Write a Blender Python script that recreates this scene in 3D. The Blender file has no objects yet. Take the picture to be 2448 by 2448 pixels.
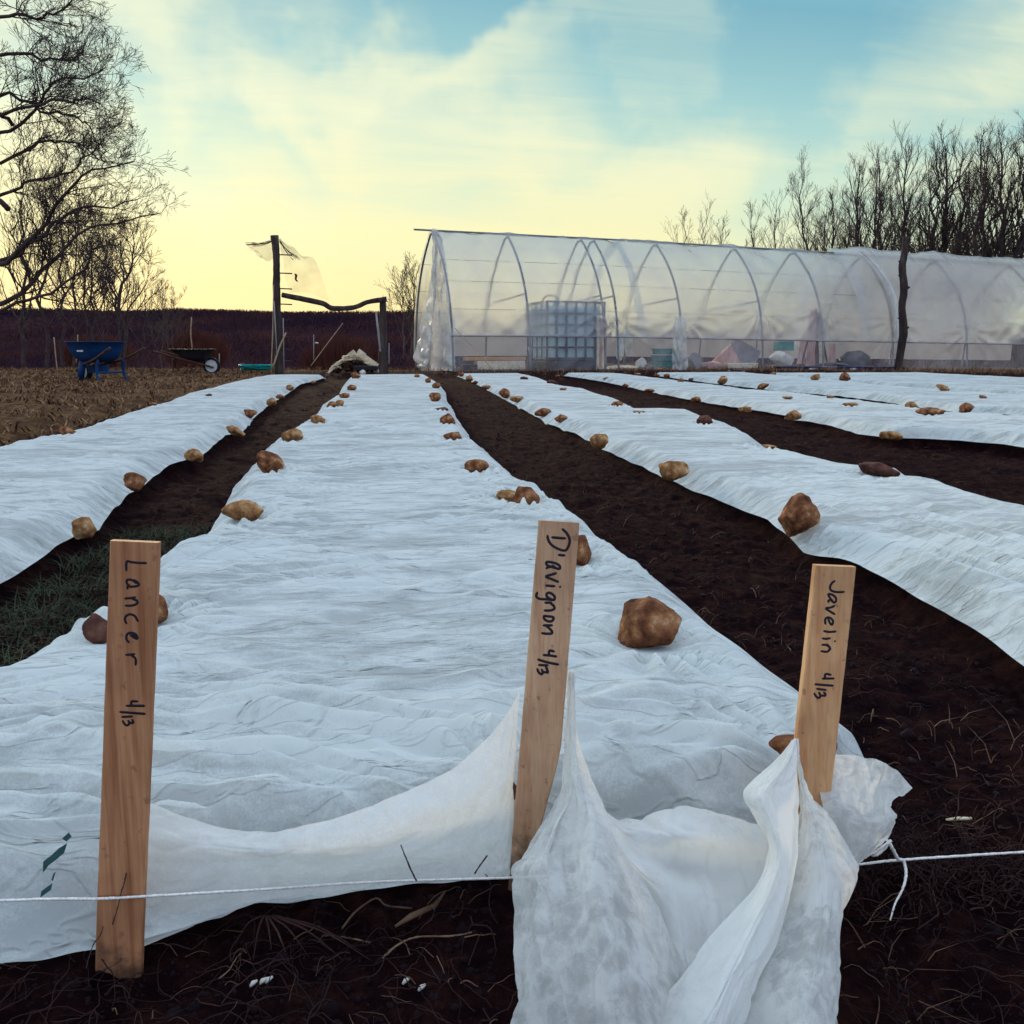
import bpy, math, random
import numpy as np
from mathutils import Vector

S = bpy.context.scene
COL = S.collection
R = math.radians

# ------------------------------------------------------------------ camera
F = 2300.0            # focal length in photo pixels (photo 2448 square)
PITCH = R(9.73)
YAW = R(7.33)
CAM = np.array([0.0, 0.0, 0.62])
cam_d = bpy.data.cameras.new('camera')
cam = bpy.data.objects.new('camera', cam_d)
COL.objects.link(cam)
cam_d.sensor_width = 36
cam_d.lens = 36 * F / 2448
cam_d.clip_start = 0.02
cam_d.clip_end = 3000
cam.location = CAM
cam.rotation_euler = (math.pi / 2 - PITCH, 0, -YAW)
S.camera = cam

# ------------------------------------------------------------------ world
SUN_ELEV, SUN_AZ = R(12), R(-17)      # azimuth from +Y, positive to the right (+X)
w = bpy.data.worlds.new('World'); S.world = w; w.use_nodes = True
nt = w.node_tree; nt.nodes.clear()
def N(t, typ, **kw):
    n = t.nodes.new(typ)
    for k, v in kw.items():
        if k == 'inp':
            for a, b in v.items(): n.inputs[a].default_value = b
        else: setattr(n, k, v)
    return n
def ramp(t, stops, interp='LINEAR'):
    n = t.nodes.new('ShaderNodeValToRGB'); cr = n.color_ramp; cr.interpolation = interp
    while len(cr.elements) > 1: cr.elements.remove(cr.elements[-1])
    for i, (p, c) in enumerate(stops):
        e = cr.elements[0] if i == 0 else cr.elements.new(p)
        e.position = p; e.color = (*c, 1) if len(c) == 3 else c
    return n
L = nt.links.new
tc = N(nt, 'ShaderNodeTexCoord')
sep = N(nt, 'ShaderNodeSeparateXYZ'); L(tc.outputs['Generated'], sep.inputs[0])
sky = N(nt, 'ShaderNodeTexSky', sky_type='NISHITA', sun_disc=False, sun_elevation=SUN_ELEV, sun_rotation=SUN_AZ)
skym = N(nt, 'ShaderNodeVectorMath', operation='SCALE', inp={3: 0.06}); L(sky.outputs[0], skym.inputs[0])
# clear-sky gradient by height
grad = ramp(nt, [(0.0, (.76, .62, .28)), (.05, (.76, .67, .33)), (.11, (.70, .70, .43)), (.18, (.47, .63, .51)), (.26, (.28, .49, .50)), (.34, (.16, .36, .44)),
                 (.42, (.20, .44, .58)), (.56, (.78, 1.05, 1.18)), (1.0, (.84, 1.14, 1.28))])
# the side away from the sunset is bluer and dimmer
dotn = N(nt, 'ShaderNodeVectorMath', operation='DOT_PRODUCT')
dotn.inputs[1].default_value = (math.sin(SUN_AZ), math.cos(SUN_AZ), 0)
L(tc.outputs['Generated'], dotn.inputs[0])
azd = N(nt, 'ShaderNodeMath', operation='SUBTRACT', inp={0: 1.0}); L(dotn.outputs['Value'], azd.inputs[1])
gi = N(nt, 'ShaderNodeMath', operation='MULTIPLY_ADD', inp={1: .22}); L(azd.outputs[0], gi.inputs[0]); L(sep.outputs[2], gi.inputs[2])
gi2 = N(nt, 'ShaderNodeMath', operation='SUBTRACT', inp={1: .015}); L(gi.outputs[0], gi2.inputs[0])
L(gi2.outputs[0], grad.inputs[0])
back = N(nt, 'ShaderNodeMapRange', interpolation_type='SMOOTHSTEP', inp={1: .62, 2: -.5, 3: 0, 4: 1}); L(dotn.outputs['Value'], back.inputs[0])
mixb = N(nt, 'ShaderNodeMix', data_type='RGBA'); L(back.outputs[0], mixb.inputs[0]); L(grad.outputs[0], mixb.inputs[6])
mixb.inputs[7].default_value = (.56, .68, .92, 1)
# flat projection of the cloud layer: xy / (z + k)
zk = N(nt, 'ShaderNodeMath', operation='ADD', inp={1: .16}); L(sep.outputs[2], zk.inputs[0])
zm = N(nt, 'ShaderNodeMath', operation='MAXIMUM', inp={1: .05}); L(zk.outputs[0], zm.inputs[0])
dx = N(nt, 'ShaderNodeMath', operation='DIVIDE'); L(sep.outputs[0], dx.inputs[0]); L(zm.outputs[0], dx.inputs[1])
dy = N(nt, 'ShaderNodeMath', operation='DIVIDE'); L(sep.outputs[1], dy.inputs[0]); L(zm.outputs[0], dy.inputs[1])
cmb = N(nt, 'ShaderNodeCombineXYZ'); L(dx.outputs[0], cmb.inputs[0]); L(dy.outputs[0], cmb.inputs[1])
mp = N(nt, 'ShaderNodeMapping'); mp.inputs['Rotation'].default_value = (0, 0, R(-28)); mp.inputs['Scale'].default_value = (.8, 1.5, 1)
mp.inputs['Location'].default_value = (.35, .9, 0)
L(cmb.outputs[0], mp.inputs[0])
n1 = N(nt, 'ShaderNodeTexNoise', inp={'Scale': 1.05, 'Detail': 9, 'Roughness': .52, 'Distortion': .5}); L(mp.outputs[0], n1.inputs[0])
c1 = ramp(nt, [(.40, (0, 0, 0)), (.50, (.55, .55, .55)), (.60, (1, 1, 1))], 'EASE'); L(n1.outputs[0], c1.inputs[0])
# clouds catch the low sun: cream low, paler higher
cc = ramp(nt, [(0.0, (.77, .63, .30)), (.10, (.76, .71, .38)), (.22, (.68, .71, .50)), (.38, (.50, .61, .50)), (.6, (1.02, 1.14, 1.24)), (1, (1.02, 1.17, 1.33))])
L(gi2.outputs[0], cc.inputs[0])
_f = (math.sin(YAW) * math.cos(PITCH), math.cos(YAW) * math.cos(PITCH), -math.sin(PITCH)); _r = (math.cos(YAW), -math.sin(YAW), 0); _u = (math.sin(YAW) * math.sin(PITCH), math.cos(YAW) * math.sin(PITCH), math.cos(PITCH))
def skydir(px, py): return Vector([_f[k] + _r[k] * (px - 1224) / F - _u[k] * (py - 1224) / F for k in range(3)]).normalized()
wob = N(nt, 'ShaderNodeTexNoise', inp={'Scale': 4.0, 'Detail': 5, 'Roughness': .5}); L(tc.outputs['Generated'], wob.inputs[0])
wsub = N(nt, 'ShaderNodeVectorMath', operation='SUBTRACT'); wsub.inputs[1].default_value = (.5, .5, .5); L(wob.outputs['Color'], wsub.inputs[0])
wsc = N(nt, 'ShaderNodeVectorMath', operation='SCALE', inp={3: .16}); L(wsub.outputs[0], wsc.inputs[0])
wdir = N(nt, 'ShaderNodeVectorMath', operation='ADD'); L(tc.outputs['Generated'], wdir.inputs[0]); L(wsc.outputs[0], wdir.inputs[1])
c1s = N(nt, 'ShaderNodeMath', operation='MULTIPLY', inp={1: .75}); L(c1.outputs[0], c1s.inputs[0]); acc = c1s.outputs[0]
mp2 = N(nt, 'ShaderNodeMapping'); mp2.inputs['Rotation'].default_value = (0, 0, R(38)); mp2.inputs['Scale'].default_value = (.9, 4.6, 1); L(cmb.outputs[0], mp2.inputs[0])
nst = N(nt, 'ShaderNodeTexNoise', inp={'Scale': 1.5, 'Detail': 9, 'Roughness': .6, 'Distortion': .9}); L(mp2.outputs[0], nst.inputs[0])
stm = N(nt, 'ShaderNodeMapRange', inp={1: .3, 2: .7, 3: -.22, 4: .22}); L(nst.outputs[0], stm.inputs[0])
sta = N(nt, 'ShaderNodeMath', operation='ADD'); L(acc, sta.inputs[0]); L(stm.outputs[0], sta.inputs[1]); acc = sta.outputs[0]
def addm(sock, k):
    global acc
    n = N(nt, 'ShaderNodeMath', operation='MULTIPLY_ADD', inp={1: k}); L(sock, n.inputs[0]); L(acc, n.inputs[2]); acc = n.outputs[0]
def blob(px, py, rad, k):
    d = N(nt, 'ShaderNodeVectorMath', operation='DOT_PRODUCT'); d.inputs[1].default_value = skydir(px, py); L(wdir.outputs[0], d.inputs[0])
    m = N(nt, 'ShaderNodeMapRange', interpolation_type='SMOOTHSTEP', inp={1: math.cos(rad), 2: 1.0, 3: 0, 4: 1}); L(d.outputs['Value'], m.inputs[0]); addm(m.outputs[0], k)
def band(a, b, wdt, k):
    nrm = skydir(*a).cross(skydir(*b)).normalized(); d = N(nt, 'ShaderNodeVectorMath', operation='DOT_PRODUCT'); d.inputs[1].default_value = nrm; L(wdir.outputs[0], d.inputs[0])
    ab = N(nt, 'ShaderNodeMath', operation='ABSOLUTE'); L(d.outputs['Value'], ab.inputs[0])
    m = N(nt, 'ShaderNodeMapRange', interpolation_type='SMOOTHSTEP', inp={1: wdt, 2: 0, 3: 0, 4: 1}); L(ab.outputs[0], m.inputs[0]); addm(m.outputs[0], k)
band((2330, 190), (1560, 520), .085, .8)      # long cream streak rising to the right
blob(1130, 210, .22, .9); blob(1330, 300, .15, .45)      # pale cloud mass high in the middle
blob(720, 130, .18, -.75); blob(880, 260, .14, -.6)      # clear blue gaps
blob(1520, 130, .20, -.55); blob(1950, 90, .30, -.4); blob(1450, 430, .22, -.35)
blob(250, 250, .36, .5)
accc = N(nt, 'ShaderNodeMapRange', interpolation_type='SMOOTHSTEP', inp={1: -.6, 2: 1.3, 3: 0, 4: 1}); L(acc, accc.inputs[0])
mixbc = N(nt, 'ShaderNodeMix', data_type='RGBA'); L(back.outputs[0], mixbc.inputs[0]); L(cc.outputs[0], mixbc.inputs[6])
mixbc.inputs[7].default_value = (.68, .78, .98, 1)
mixc = N(nt, 'ShaderNodeMix', data_type='RGBA'); L(accc.outputs[0], mixc.inputs[0]); L(mixb.outputs[2], mixc.inputs[6]); L(mixbc.outputs[2], mixc.inputs[7])
mixn = N(nt, 'ShaderNodeMix', data_type='RGBA', inp={0: .06}); L(mixc.outputs[2], mixn.inputs[6]); L(skym.outputs[0], mixn.inputs[7])
bg = N(nt, 'ShaderNodeBackground', inp={1: .92}); L(mixn.outputs[2], bg.inputs[0])
wo = N(nt, 'ShaderNodeOutputWorld'); L(bg.outputs[0], wo.inputs[0])

# ------------------------------------------------------------------ sun
sd = bpy.data.lights.new('sun', 'SUN'); sd.energy = 2.4; sd.angle = R(10); sd.color = (1, .80, .55)
so = bpy.data.objects.new('sun', sd); COL.objects.link(so)
sv = Vector((math.sin(SUN_AZ) * math.cos(SUN_ELEV), math.cos(SUN_AZ) * math.cos(SUN_ELEV), math.sin(SUN_ELEV)))
so.rotation_euler = sv.to_track_quat('Z', 'Y').to_euler()

S.view_settings.view_transform = 'Standard'; S.view_settings.look = 'None'
S.view_settings.exposure = 0.54; S.view_settings.gamma = 1
S.cycles.transparent_max_bounces = 24
S.cycles.max_bounces = 8

# ------------------------------------------------------------------ geometry of the view (to place things where they stand)
cp, sp_, cy_, sy_ = math.cos(PITCH), math.sin(PITCH), math.cos(YAW), math.sin(YAW)
FWD = np.array([sy_ * cp, cy_ * cp, -sp_]); RGT = np.array([cy_, -sy_, 0.0]); UP = np.array([sy_ * sp_, cy_ * sp_, cp])
def ray(px, py): return FWD + RGT * ((px - 1224) / F) + UP * (-(py - 1224) / F)
def dep(px, py, d): return CAM + ray(px, py) * d
def onz(px, py, z):
    r = ray(px, py); return CAM + r * ((z - CAM[2]) / r[2])
def hor(px, py, d):                      # point at horizontal forward distance d
    r = ray(px, py); h = r[0] * sy_ + r[1] * cy_; return CAM + r * (d / h)
def lat(l, d, z=0.0): return np.array([l * cy_ + d * sy_, -l * sy_ + d * cy_, z])

# ------------------------------------------------------------------ noise (numpy)
_rs = np.random.RandomState(7); _P = _rs.permutation(256); _P = np.concatenate([_P, _P])
_G = np.array([[math.cos(a), math.sin(a)] for a in np.linspace(0, 2 * math.pi, 17)[:-1]])
def pn(x, y, seed=0):
    x = np.asarray(x, float) + seed * 17.31; y = np.asarray(y, float) + seed * 9.77
    xi = np.floor(x).astype(int); yi = np.floor(y).astype(int); xf = x - xi; yf = y - yi
    xi &= 255; yi &= 255
    u = xf * xf * xf * (xf * (xf * 6 - 15) + 10); v = yf * yf * yf * (yf * (yf * 6 - 15) + 10)
    def g(a, b, fx, fy):
        h = _G[_P[_P[a & 255] + (b & 255)] % 16]; return h[..., 0] * fx + h[..., 1] * fy
    a = g(xi, yi, xf, yf); b = g(xi + 1, yi, xf - 1, yf); c = g(xi, yi + 1, xf, yf - 1); d = g(xi + 1, yi + 1, xf - 1, yf - 1)
    return 1.5 * ((a * (1 - u) + b * u) * (1 - v) + (c * (1 - u) + d * u) * v)
def fbm(x, y, o=4, seed=0, gain=.5):
    r = 0; a = 1
    for i in range(o):
        r = r + a * pn(x * 2 ** i, y * 2 ** i, seed + i); a *= gain
    return r
def sstep(a, b, x):
    t = np.clip((x - a) / (b - a), 0, 1); return t * t * (3 - 2 * t)

# ------------------------------------------------------------------ mesh helpers
def mesh(name, V, Fc, mats, parent=None, base=None, smooth=True, midx=None):
    V = np.asarray(V, float).reshape(-1, 3)
    b = np.zeros(3) if base is None else np.asarray(base, float)
    me = bpy.data.meshes.new(name)
    Vb = V - b
    Fc = [np.asarray(f) for f in (Fc if isinstance(Fc, list) else [Fc])]
    Fc = [f for f in Fc if len(f)]
    if all(f.ndim == 2 for f in Fc):
        nl = sum(f.size for f in Fc); nf = sum(len(f) for f in Fc)
        me.vertices.add(len(Vb)); me.vertices.foreach_set('co', Vb.ravel())
        me.loops.add(nl); me.polygons.add(nf)
        me.loops.foreach_set('vertex_index', np.concatenate([f.ravel() for f in Fc]).astype(np.int32))
        tot = np.concatenate([np.full(len(f), f.shape[1]) for f in Fc]).astype(np.int32)
        st = np.concatenate([[0], np.cumsum(tot)[:-1]]).astype(np.int32)
        me.polygons.foreach_set('loop_start', st); me.polygons.foreach_set('loop_total', tot)
    else:
        me.from_pydata(Vb.tolist(), [], [list(map(int, f)) for f in Fc])
    if midx is not None: me.polygons.foreach_set('material_index', np.asarray(midx, np.int32))
    me.update(calc_edges=True); me.validate()
    if smooth: me.shade_smooth()
    for m in (mats if isinstance(mats, (list, tuple)) else [mats]): me.materials.append(m)
    o = bpy.data.objects.new(name, me); COL.objects.link(o)
    if parent is not None: o.parent = parent
    elif base is not None: o.location = b
    return o
def tag(o, label=None, cat=None, group=None, kind=None):
    if label: o['label'] = label
    if cat: o['category'] = cat
    if group: o['group'] = group
    if kind: o['kind'] = kind
    return o
def empty(name, loc, label, cat, group=None):
    o = bpy.data.objects.new(name, None); COL.objects.link(o); o.location = loc; o.empty_display_size = .1
    return tag(o, label, cat, group)

class MB:
    """collects shapes in world space, builds one mesh"""
    def __init__(s): s.v = []; s.f = []; s.n = 0
    def add(s, V, Fs):
        V = np.asarray(V, float); s.v.append(V)
        for f in Fs: s.f.append([i + s.n for i in f])
        s.n += len(V); return s
    def box(s, c, half, ax=None, bev=0.0):
        ax = np.eye(3) if ax is None else np.array(ax, float)
        h = np.array(half, float); b = min(bev, h.min() * .45) if bev else h.min() * .08
        pts = []
        for i in (-1, 1):
            for j in (-1, 1):
                for k in (-1, 1):
                    for m in range(3):
                        q = h - b; q = q.copy(); q[m] = h[m]
                        pts.append(c + (np.array([i, j, k]) * q) @ ax)
        # convex hull of the chamfered corners
        V = np.array(pts); idx = lambda i, j, k, m: ((i * 2 + j) * 2 + k) * 3 + m
        Fs = []
        for m in range(3):
            a, b2 = [q for q in range(3) if q != m]
            for sgn in (0, 1):
                q = []
                for (x, y) in ((0, 0), (1, 0), (1, 1), (0, 1)):
                    t = [0, 0, 0]; t[m] = sgn; t[a] = x; t[b2] = y; q.append(idx(*t, m))
                Fs.append(q)
            for x in (0, 1):
                for y in (0, 1):
                    t0 = [0, 0, 0]; t1 = [0, 0, 0]; t0[a] = t1[a] = x; t0[b2] = t1[b2] = y; t0[m] = 0; t1[m] = 1
                    Fs.append([idx(*t0, a), idx(*t1, a), idx(*t1, b2), idx(*t0, b2)])
        for i in (0, 1):
            for j in (0, 1):
                for k in (0, 1): Fs.append([idx(i, j, k, 0), idx(i, j, k, 1), idx(i, j, k, 2)])
        return s.add(V, Fs)
    def tube(s, P, r, n=8, cap=True, flat=None, wob=0, seed=0):
        P = np.array(P, float); m = len(P); r = np.broadcast_to(np.array(r, float), (m,))
        T = np.gradient(P, axis=0); T /= np.linalg.norm(T, axis=1)[:, None] + 1e-9
        ref = np.array([0, 0, 1.0]) if abs(T[0][2]) < .9 else np.array([1.0, 0, 0])
        V = []; rs = np.random.RandomState(seed)
        for i in range(m):
            if flat is not None: B = np.cross(T[i], flat); B /= np.linalg.norm(B); Nn = np.array(flat)
            else:
                B = np.cross(T[i], ref); B /= np.linalg.norm(B); Nn = np.cross(B, T[i]); ref = Nn if i else ref
                ref = Nn
            for k in range(n):
                a = 2 * math.pi * k / n; rr = r[i] * (1 + (wob * rs.uniform(-1, 1) if wob else 0))
                V.append(P[i] + B * math.cos(a) * rr + Nn * math.sin(a) * rr * (.25 if flat is not None else 1))
        Fs = [[i * n + k, i * n + (k + 1) % n, (i + 1) * n + (k + 1) % n, (i + 1) * n + k] for i in range(m - 1) for k in range(n)]
        if cap: Fs += [list(range(n))[::-1], [(m - 1) * n + k for k in range(n)]]
        return s.add(np.array(V), Fs)
    def bar(s, a, b, r, n=8): return s.tube([a, b], r, n)
    def build(s, name, mat, parent=None, base=None, smooth=False):
        V = np.concatenate(s.v); b = np.zeros(3) if base is None else np.asarray(base, float)
        me = bpy.data.meshes.new(name); me.from_pydata((V - b).tolist(), [], s.f); me.update()
        import bmesh
        bm = bmesh.new(); bm.from_mesh(me); bmesh.ops.recalc_face_normals(bm, faces=bm.faces[:]); bm.to_mesh(me); bm.free()
        if smooth: me.shade_smooth()
        me.materials.append(mat)
        o = bpy.data.objects.new(name, me); COL.objects.link(o)
        if parent is not None: o.parent = parent
        elif base is not None: o.location = b
        return o

def cr(P, n):                              # Catmull-Rom resample along axis 0 to n samples
    P = np.asarray(P, float); m = len(P); t = np.linspace(0, m - 1, n)
    i = np.clip(np.floor(t).astype(int), 0, m - 2); f = (t - i).reshape((-1,) + (1,) * (P.ndim - 1))
    g = lambda k: np.where(((k < 0)).reshape(f.shape), 2 * P[0] - P[1], np.where((k > m - 1).reshape(f.shape), 2 * P[-1] - P[-2], P[np.clip(k, 0, m - 1)]))
    p0, p1, p2, p3 = g(i - 1), g(i), g(i + 1), g(i + 2)
    return .5 * ((2 * p1) + (-p0 + p2) * f + (2 * p0 - 5 * p1 + 4 * p2 - p3) * f ** 2 + (-p0 + 3 * p1 - 3 * p2 + p3) * f ** 3)
def gridfaces(a, b):
    i = np.arange(a - 1)[:, None] * b + np.arange(b - 1)[None]
    return np.stack([i, i + 1, i + 1 + b, i + b], -1).reshape(-1, 4)
def gnorm(G):
    du = np.gradient(G, axis=1); dv = np.gradient(G, axis=0); n = np.cross(du, dv)
    return n / (np.linalg.norm(n, axis=2)[..., None] + 1e-12)
def segtubes(A, B, ra, rb, n=3):           # many independent tapered prisms
    A = np.asarray(A); B = np.asarray(B); T = B - A; T /= np.linalg.norm(T, axis=1)[:, None] + 1e-9
    ref = np.where(np.abs(T[:, 2:3]) < .9, np.array([[0, 0, 1.0]]), np.array([[1.0, 0, 0]]))
    U = np.cross(T, ref); U /= np.linalg.norm(U, axis=1)[:, None]; W = np.cross(T, U)
    ang = 2 * np.pi * np.arange(n) / n
    ring = U[:, None] * np.cos(ang)[None, :, None] + W[:, None] * np.sin(ang)[None, :, None]
    ra = np.asarray(ra)[:, None, None]; rb = np.asarray(rb)[:, None, None]
    V = np.concatenate([A[:, None] + ring * ra, B[:, None] + ring * rb], 1).reshape(-1, 3)
    k = np.arange(len(A))[:, None] * 2 * n; j = np.arange(n)[None]; j2 = (j + 1) % n
    Fq = np.stack([k + j, k + j2, k + n + j2, k + n + j], -1).reshape(-1, 4)
    return V, Fq

# ------------------------------------------------------------------ materials
def mat(name, base=(.5, .5, .5), rough=.8, spec=.3, metal=0.0):
    m = bpy.data.materials.new(name); m.use_nodes = True; t = m.node_tree
    p = t.nodes['Principled BSDF']; p.inputs['Base Color'].default_value = (*base, 1)
    p.inputs['Roughness'].default_value = rough; p.inputs['Specular IOR Level'].default_value = spec; p.inputs['Metallic'].default_value = metal
    return m
def noisy(name, stops, scale=8, detail=6, rough=.9, spec=.10, bump=.3, bscale=None, bdist=.01, stretch=(1, 1, 1), metal=0, rgh=.6, coord='Object'):
    m = mat(name, rough=rough, spec=spec, metal=metal); t = m.node_tree; p = t.nodes['Principled BSDF']
    c = N(t, 'ShaderNodeTexCoord'); mpn = N(t, 'ShaderNodeMapping'); mpn.inputs['Scale'].default_value = stretch
    t.links.new(c.outputs[coord], mpn.inputs[0])
    n = N(t, 'ShaderNodeTexNoise', inp={'Scale': scale, 'Detail': detail, 'Roughness': rgh}); t.links.new(mpn.outputs[0], n.inputs[0])
    r = ramp(t, stops); t.links.new(n.outputs[0], r.inputs[0]); t.links.new(r.outputs[0], p.inputs['Base Color'])
    if bump:
        n2 = N(t, 'ShaderNodeTexNoise', inp={'Scale': bscale or scale * 4, 'Detail': 6, 'Roughness': .65}); t.links.new(mpn.outputs[0], n2.inputs[0])
        b = N(t, 'ShaderNodeBump', inp={'Strength': bump, 'Distance': bdist}); t.links.new(n2.outputs[0], b.inputs['Height']); t.links.new(b.outputs[0], p.inputs['Normal'])
    return m

def fabric(name, a0, a1, col=(.80, .855, .845), sc=26, trans=.35, st=(1, 1, 1), cr_=(.8, 2.6), ck=.75):
    m = bpy.data.materials.new(name); m.use_nodes = True; t = m.node_tree; t.nodes.clear()
    c = N(t, 'ShaderNodeTexCoord')
    mpf = N(t, 'ShaderNodeMapping'); mpf.inputs['Scale'].default_value = st; t.links.new(c.outputs['Object'], mpf.inputs[0])
    n = N(t, 'ShaderNodeTexNoise', inp={'Scale': sc, 'Detail': 10, 'Roughness': .68, 'Distortion': .5}); t.links.new(mpf.outputs[0], n.inputs[0])
    n0 = N(t, 'ShaderNodeTexNoise', inp={'Scale': sc / 4, 'Detail': 4}); t.links.new(mpf.outputs[0], n0.inputs[0])
    fib = N(t, 'ShaderNodeTexNoise', inp={'Scale': sc * 16, 'Detail': 4, 'Roughness': .7, 'Distortion': 1.2}); t.links.new(c.outputs['Object'], fib.inputs[0])
    add = N(t, 'ShaderNodeMath', operation='ADD'); t.links.new(n.outputs[0], add.inputs[0]); t.links.new(n0.outputs[0], add.inputs[1])
    add2 = N(t, 'ShaderNodeMath', operation='MULTIPLY_ADD', inp={1: .5}); t.links.new(fib.outputs[0], add2.inputs[0]); t.links.new(add.outputs[0], add2.inputs[2])
    mr = N(t, 'ShaderNodeMapRange', inp={1: 1.02, 2: 1.42, 3: a0, 4: a1}); t.links.new(add2.outputs[0], mr.inputs[0]); mr.interpolation_type = 'SMOOTHSTEP'
    d = N(t, 'ShaderNodeBsdfDiffuse', inp={0: (*col, 1), 1: .6}); tr = N(t, 'ShaderNodeBsdfTranslucent', inp={0: (col[0], col[1] * .99, col[2] * .95, 1)})
    b0 = N(t, 'ShaderNodeBump', inp={'Strength': .25, 'Distance': .002}); t.links.new(add2.outputs[0], b0.inputs['Height'])
    mpc = N(t, 'ShaderNodeMapping'); mpc.inputs['Scale'].default_value = (cr_[0], cr_[1], 1); mpc.inputs['Rotation'].default_value = (0, 0, R(8)); t.links.new(c.outputs['Object'], mpc.inputs[0])
    prev = b0
    for q_, (s_, d_) in enumerate(((3.2, 4), (7.5, 3))):                  # taut hairline creases
        nc = N(t, 'ShaderNodeTexNoise', inp={'Scale': s_, 'Detail': d_, 'Roughness': .45, 'Distortion': .7}); t.links.new(mpc.outputs[0], nc.inputs[0])
        sb_ = N(t, 'ShaderNodeMath', operation='SUBTRACT', inp={1: .5}); t.links.new(nc.outputs[0], sb_.inputs[0])
        ab_ = N(t, 'ShaderNodeMath', operation='ABSOLUTE'); t.links.new(sb_.outputs[0], ab_.inputs[0])
        cm_ = N(t, 'ShaderNodeMapRange', interpolation_type='SMOOTHSTEP', inp={1: 0, 2: .035, 3: 1, 4: 0}); t.links.new(ab_.outputs[0], cm_.inputs[0])
        bb_ = N(t, 'ShaderNodeBump', inp={'Strength': ck, 'Distance': (.006, .003)[q_]}); t.links.new(cm_.outputs[0], bb_.inputs['Height']); t.links.new(prev.outputs[0], bb_.inputs['Normal']); prev = bb_
    b = prev
    t.links.new(b.outputs[0], d.inputs['Normal']); t.links.new(b.outputs[0], tr.inputs['Normal'])
    mx = N(t, 'ShaderNodeMixShader', inp={0: trans}); t.links.new(d.outputs[0], mx.inputs[1]); t.links.new(tr.outputs[0], mx.inputs[2])
    tp = N(t, 'ShaderNodeBsdfTransparent'); mo = N(t, 'ShaderNodeMixShader'); t.links.new(mr.outputs[0], mo.inputs[0])
    t.links.new(tp.outputs[0], mo.inputs[1]); t.links.new(mx.outputs[0], mo.inputs[2])
    o = N(t, 'ShaderNodeOutputMaterial'); t.links.new(mo.outputs[0], o.inputs[0])
    return m
M_FAB = fabric('row_cover_fabric', .66, 1.0, sc=14, st=(.6, 1.4, 1))
M_THIN = fabric('loose_fabric', .66, 1.0, sc=60, trans=.5, col=(.84, .85, .83), ck=.22, cr_=(1.6, 1.0))
M_FLAP = fabric('double_fabric', .80, 1.0, sc=14, trans=.4, col=(.84, .85, .83), ck=.20, cr_=(1.4, 1.0))

def ground_mat():
    m = bpy.data.materials.new('tilled_soil_and_dead_grass'); m.use_nodes = True; t = m.node_tree; p = t.nodes['Principled BSDF']
    p.inputs['Roughness'].default_value = 1.0; p.inputs['Specular IOR Level'].default_value = .02
    g = N(t, 'ShaderNodeNewGeometry'); s = N(t, 'ShaderNodeSeparateXYZ'); t.links.new(g.outputs['Position'], s.inputs[0])
    def nz(sc, de=6, ro=.6):
        n = N(t, 'ShaderNodeTexNoise', inp={'Scale': sc, 'Detail': de, 'Roughness': ro}); t.links.new(g.outputs['Position'], n.inputs[0]); return n
    a = nz(16, 9, .72); rs = ramp(t, [(.32, (.0040, .0018, .0042)), (.5, (.0160, .0055, .0070)), (.62, (.036, .0130, .0115)), (.74, (.060, .026, .020))]); t.links.new(a.outputs[0], rs.inputs[0])
    b = nz(6.5, 10, .75); rg = ramp(t, [(.3, (.030, .017, .015)), (.46, (.080, .042, .024)), (.6, (.16, .085, .042)), (.75, (.10, .065, .032))]); t.links.new(b.outputs[0], rg.inputs[0])
    c = nz(1.3, 4); 
    # grass where x < -2.1 or far away
    m1 = N(t, 'ShaderNodeMapRange', inp={1: -2.05, 2: -2.3, 3: 0, 4: 1}); t.links.new(s.outputs[0], m1.inputs[0])
    m2 = N(t, 'ShaderNodeMapRange', inp={1: 20.2, 2: 21.6, 3: 0, 4: 1}); t.links.new(s.outputs[1], m2.inputs[0])
    mx = N(t, 'ShaderNodeMath', operation='MAXIMUM'); t.links.new(m1.outputs[0], mx.inputs[0]); t.links.new(m2.outputs[0], mx.inputs[1])
    ad = N(t, 'ShaderNodeMath', operation='MULTIPLY_ADD', inp={1: 1.4}); t.links.new(c.outputs[0], ad.inputs[0]); 
    sb = N(t, 'ShaderNodeMath', operation='SUBTRACT', inp={1: .7}); t.links.new(mx.outputs[0], sb.inputs[0]); t.links.new(sb.outputs[0], ad.inputs[2])
    cl = N(t, 'ShaderNodeMapRange', inp={1: .2, 2: .6, 3: 0, 4: 1}); t.links.new(ad.outputs[0], cl.inputs[0])
    mc = N(t, 'ShaderNodeMix', data_type='RGBA'); t.links.new(cl.outputs[0], mc.inputs[0]); t.links.new(rs.outputs[0], mc.inputs[6]); t.links.new(rg.outputs[0], mc.inputs[7])
    t.links.new(mc.outputs[2], p.inputs['Base Color'])
    h1 = nz(60, 8, .7); h2 = nz(260, 3, .6); hh = N(t, 'ShaderNodeMath', operation='MULTIPLY_ADD', inp={1: .3}); t.links.new(h2.outputs[0], hh.inputs[0]); t.links.new(h1.outputs[0], hh.inputs[2])
    bp = N(t, 'ShaderNodeBump', inp={'Strength': 1.0, 'Distance': .03}); t.links.new(hh.outputs[0], bp.inputs['Height']); t.links.new(bp.outputs[0], p.inputs['Normal'])
    return m
M_GROUND = ground_mat()
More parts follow.
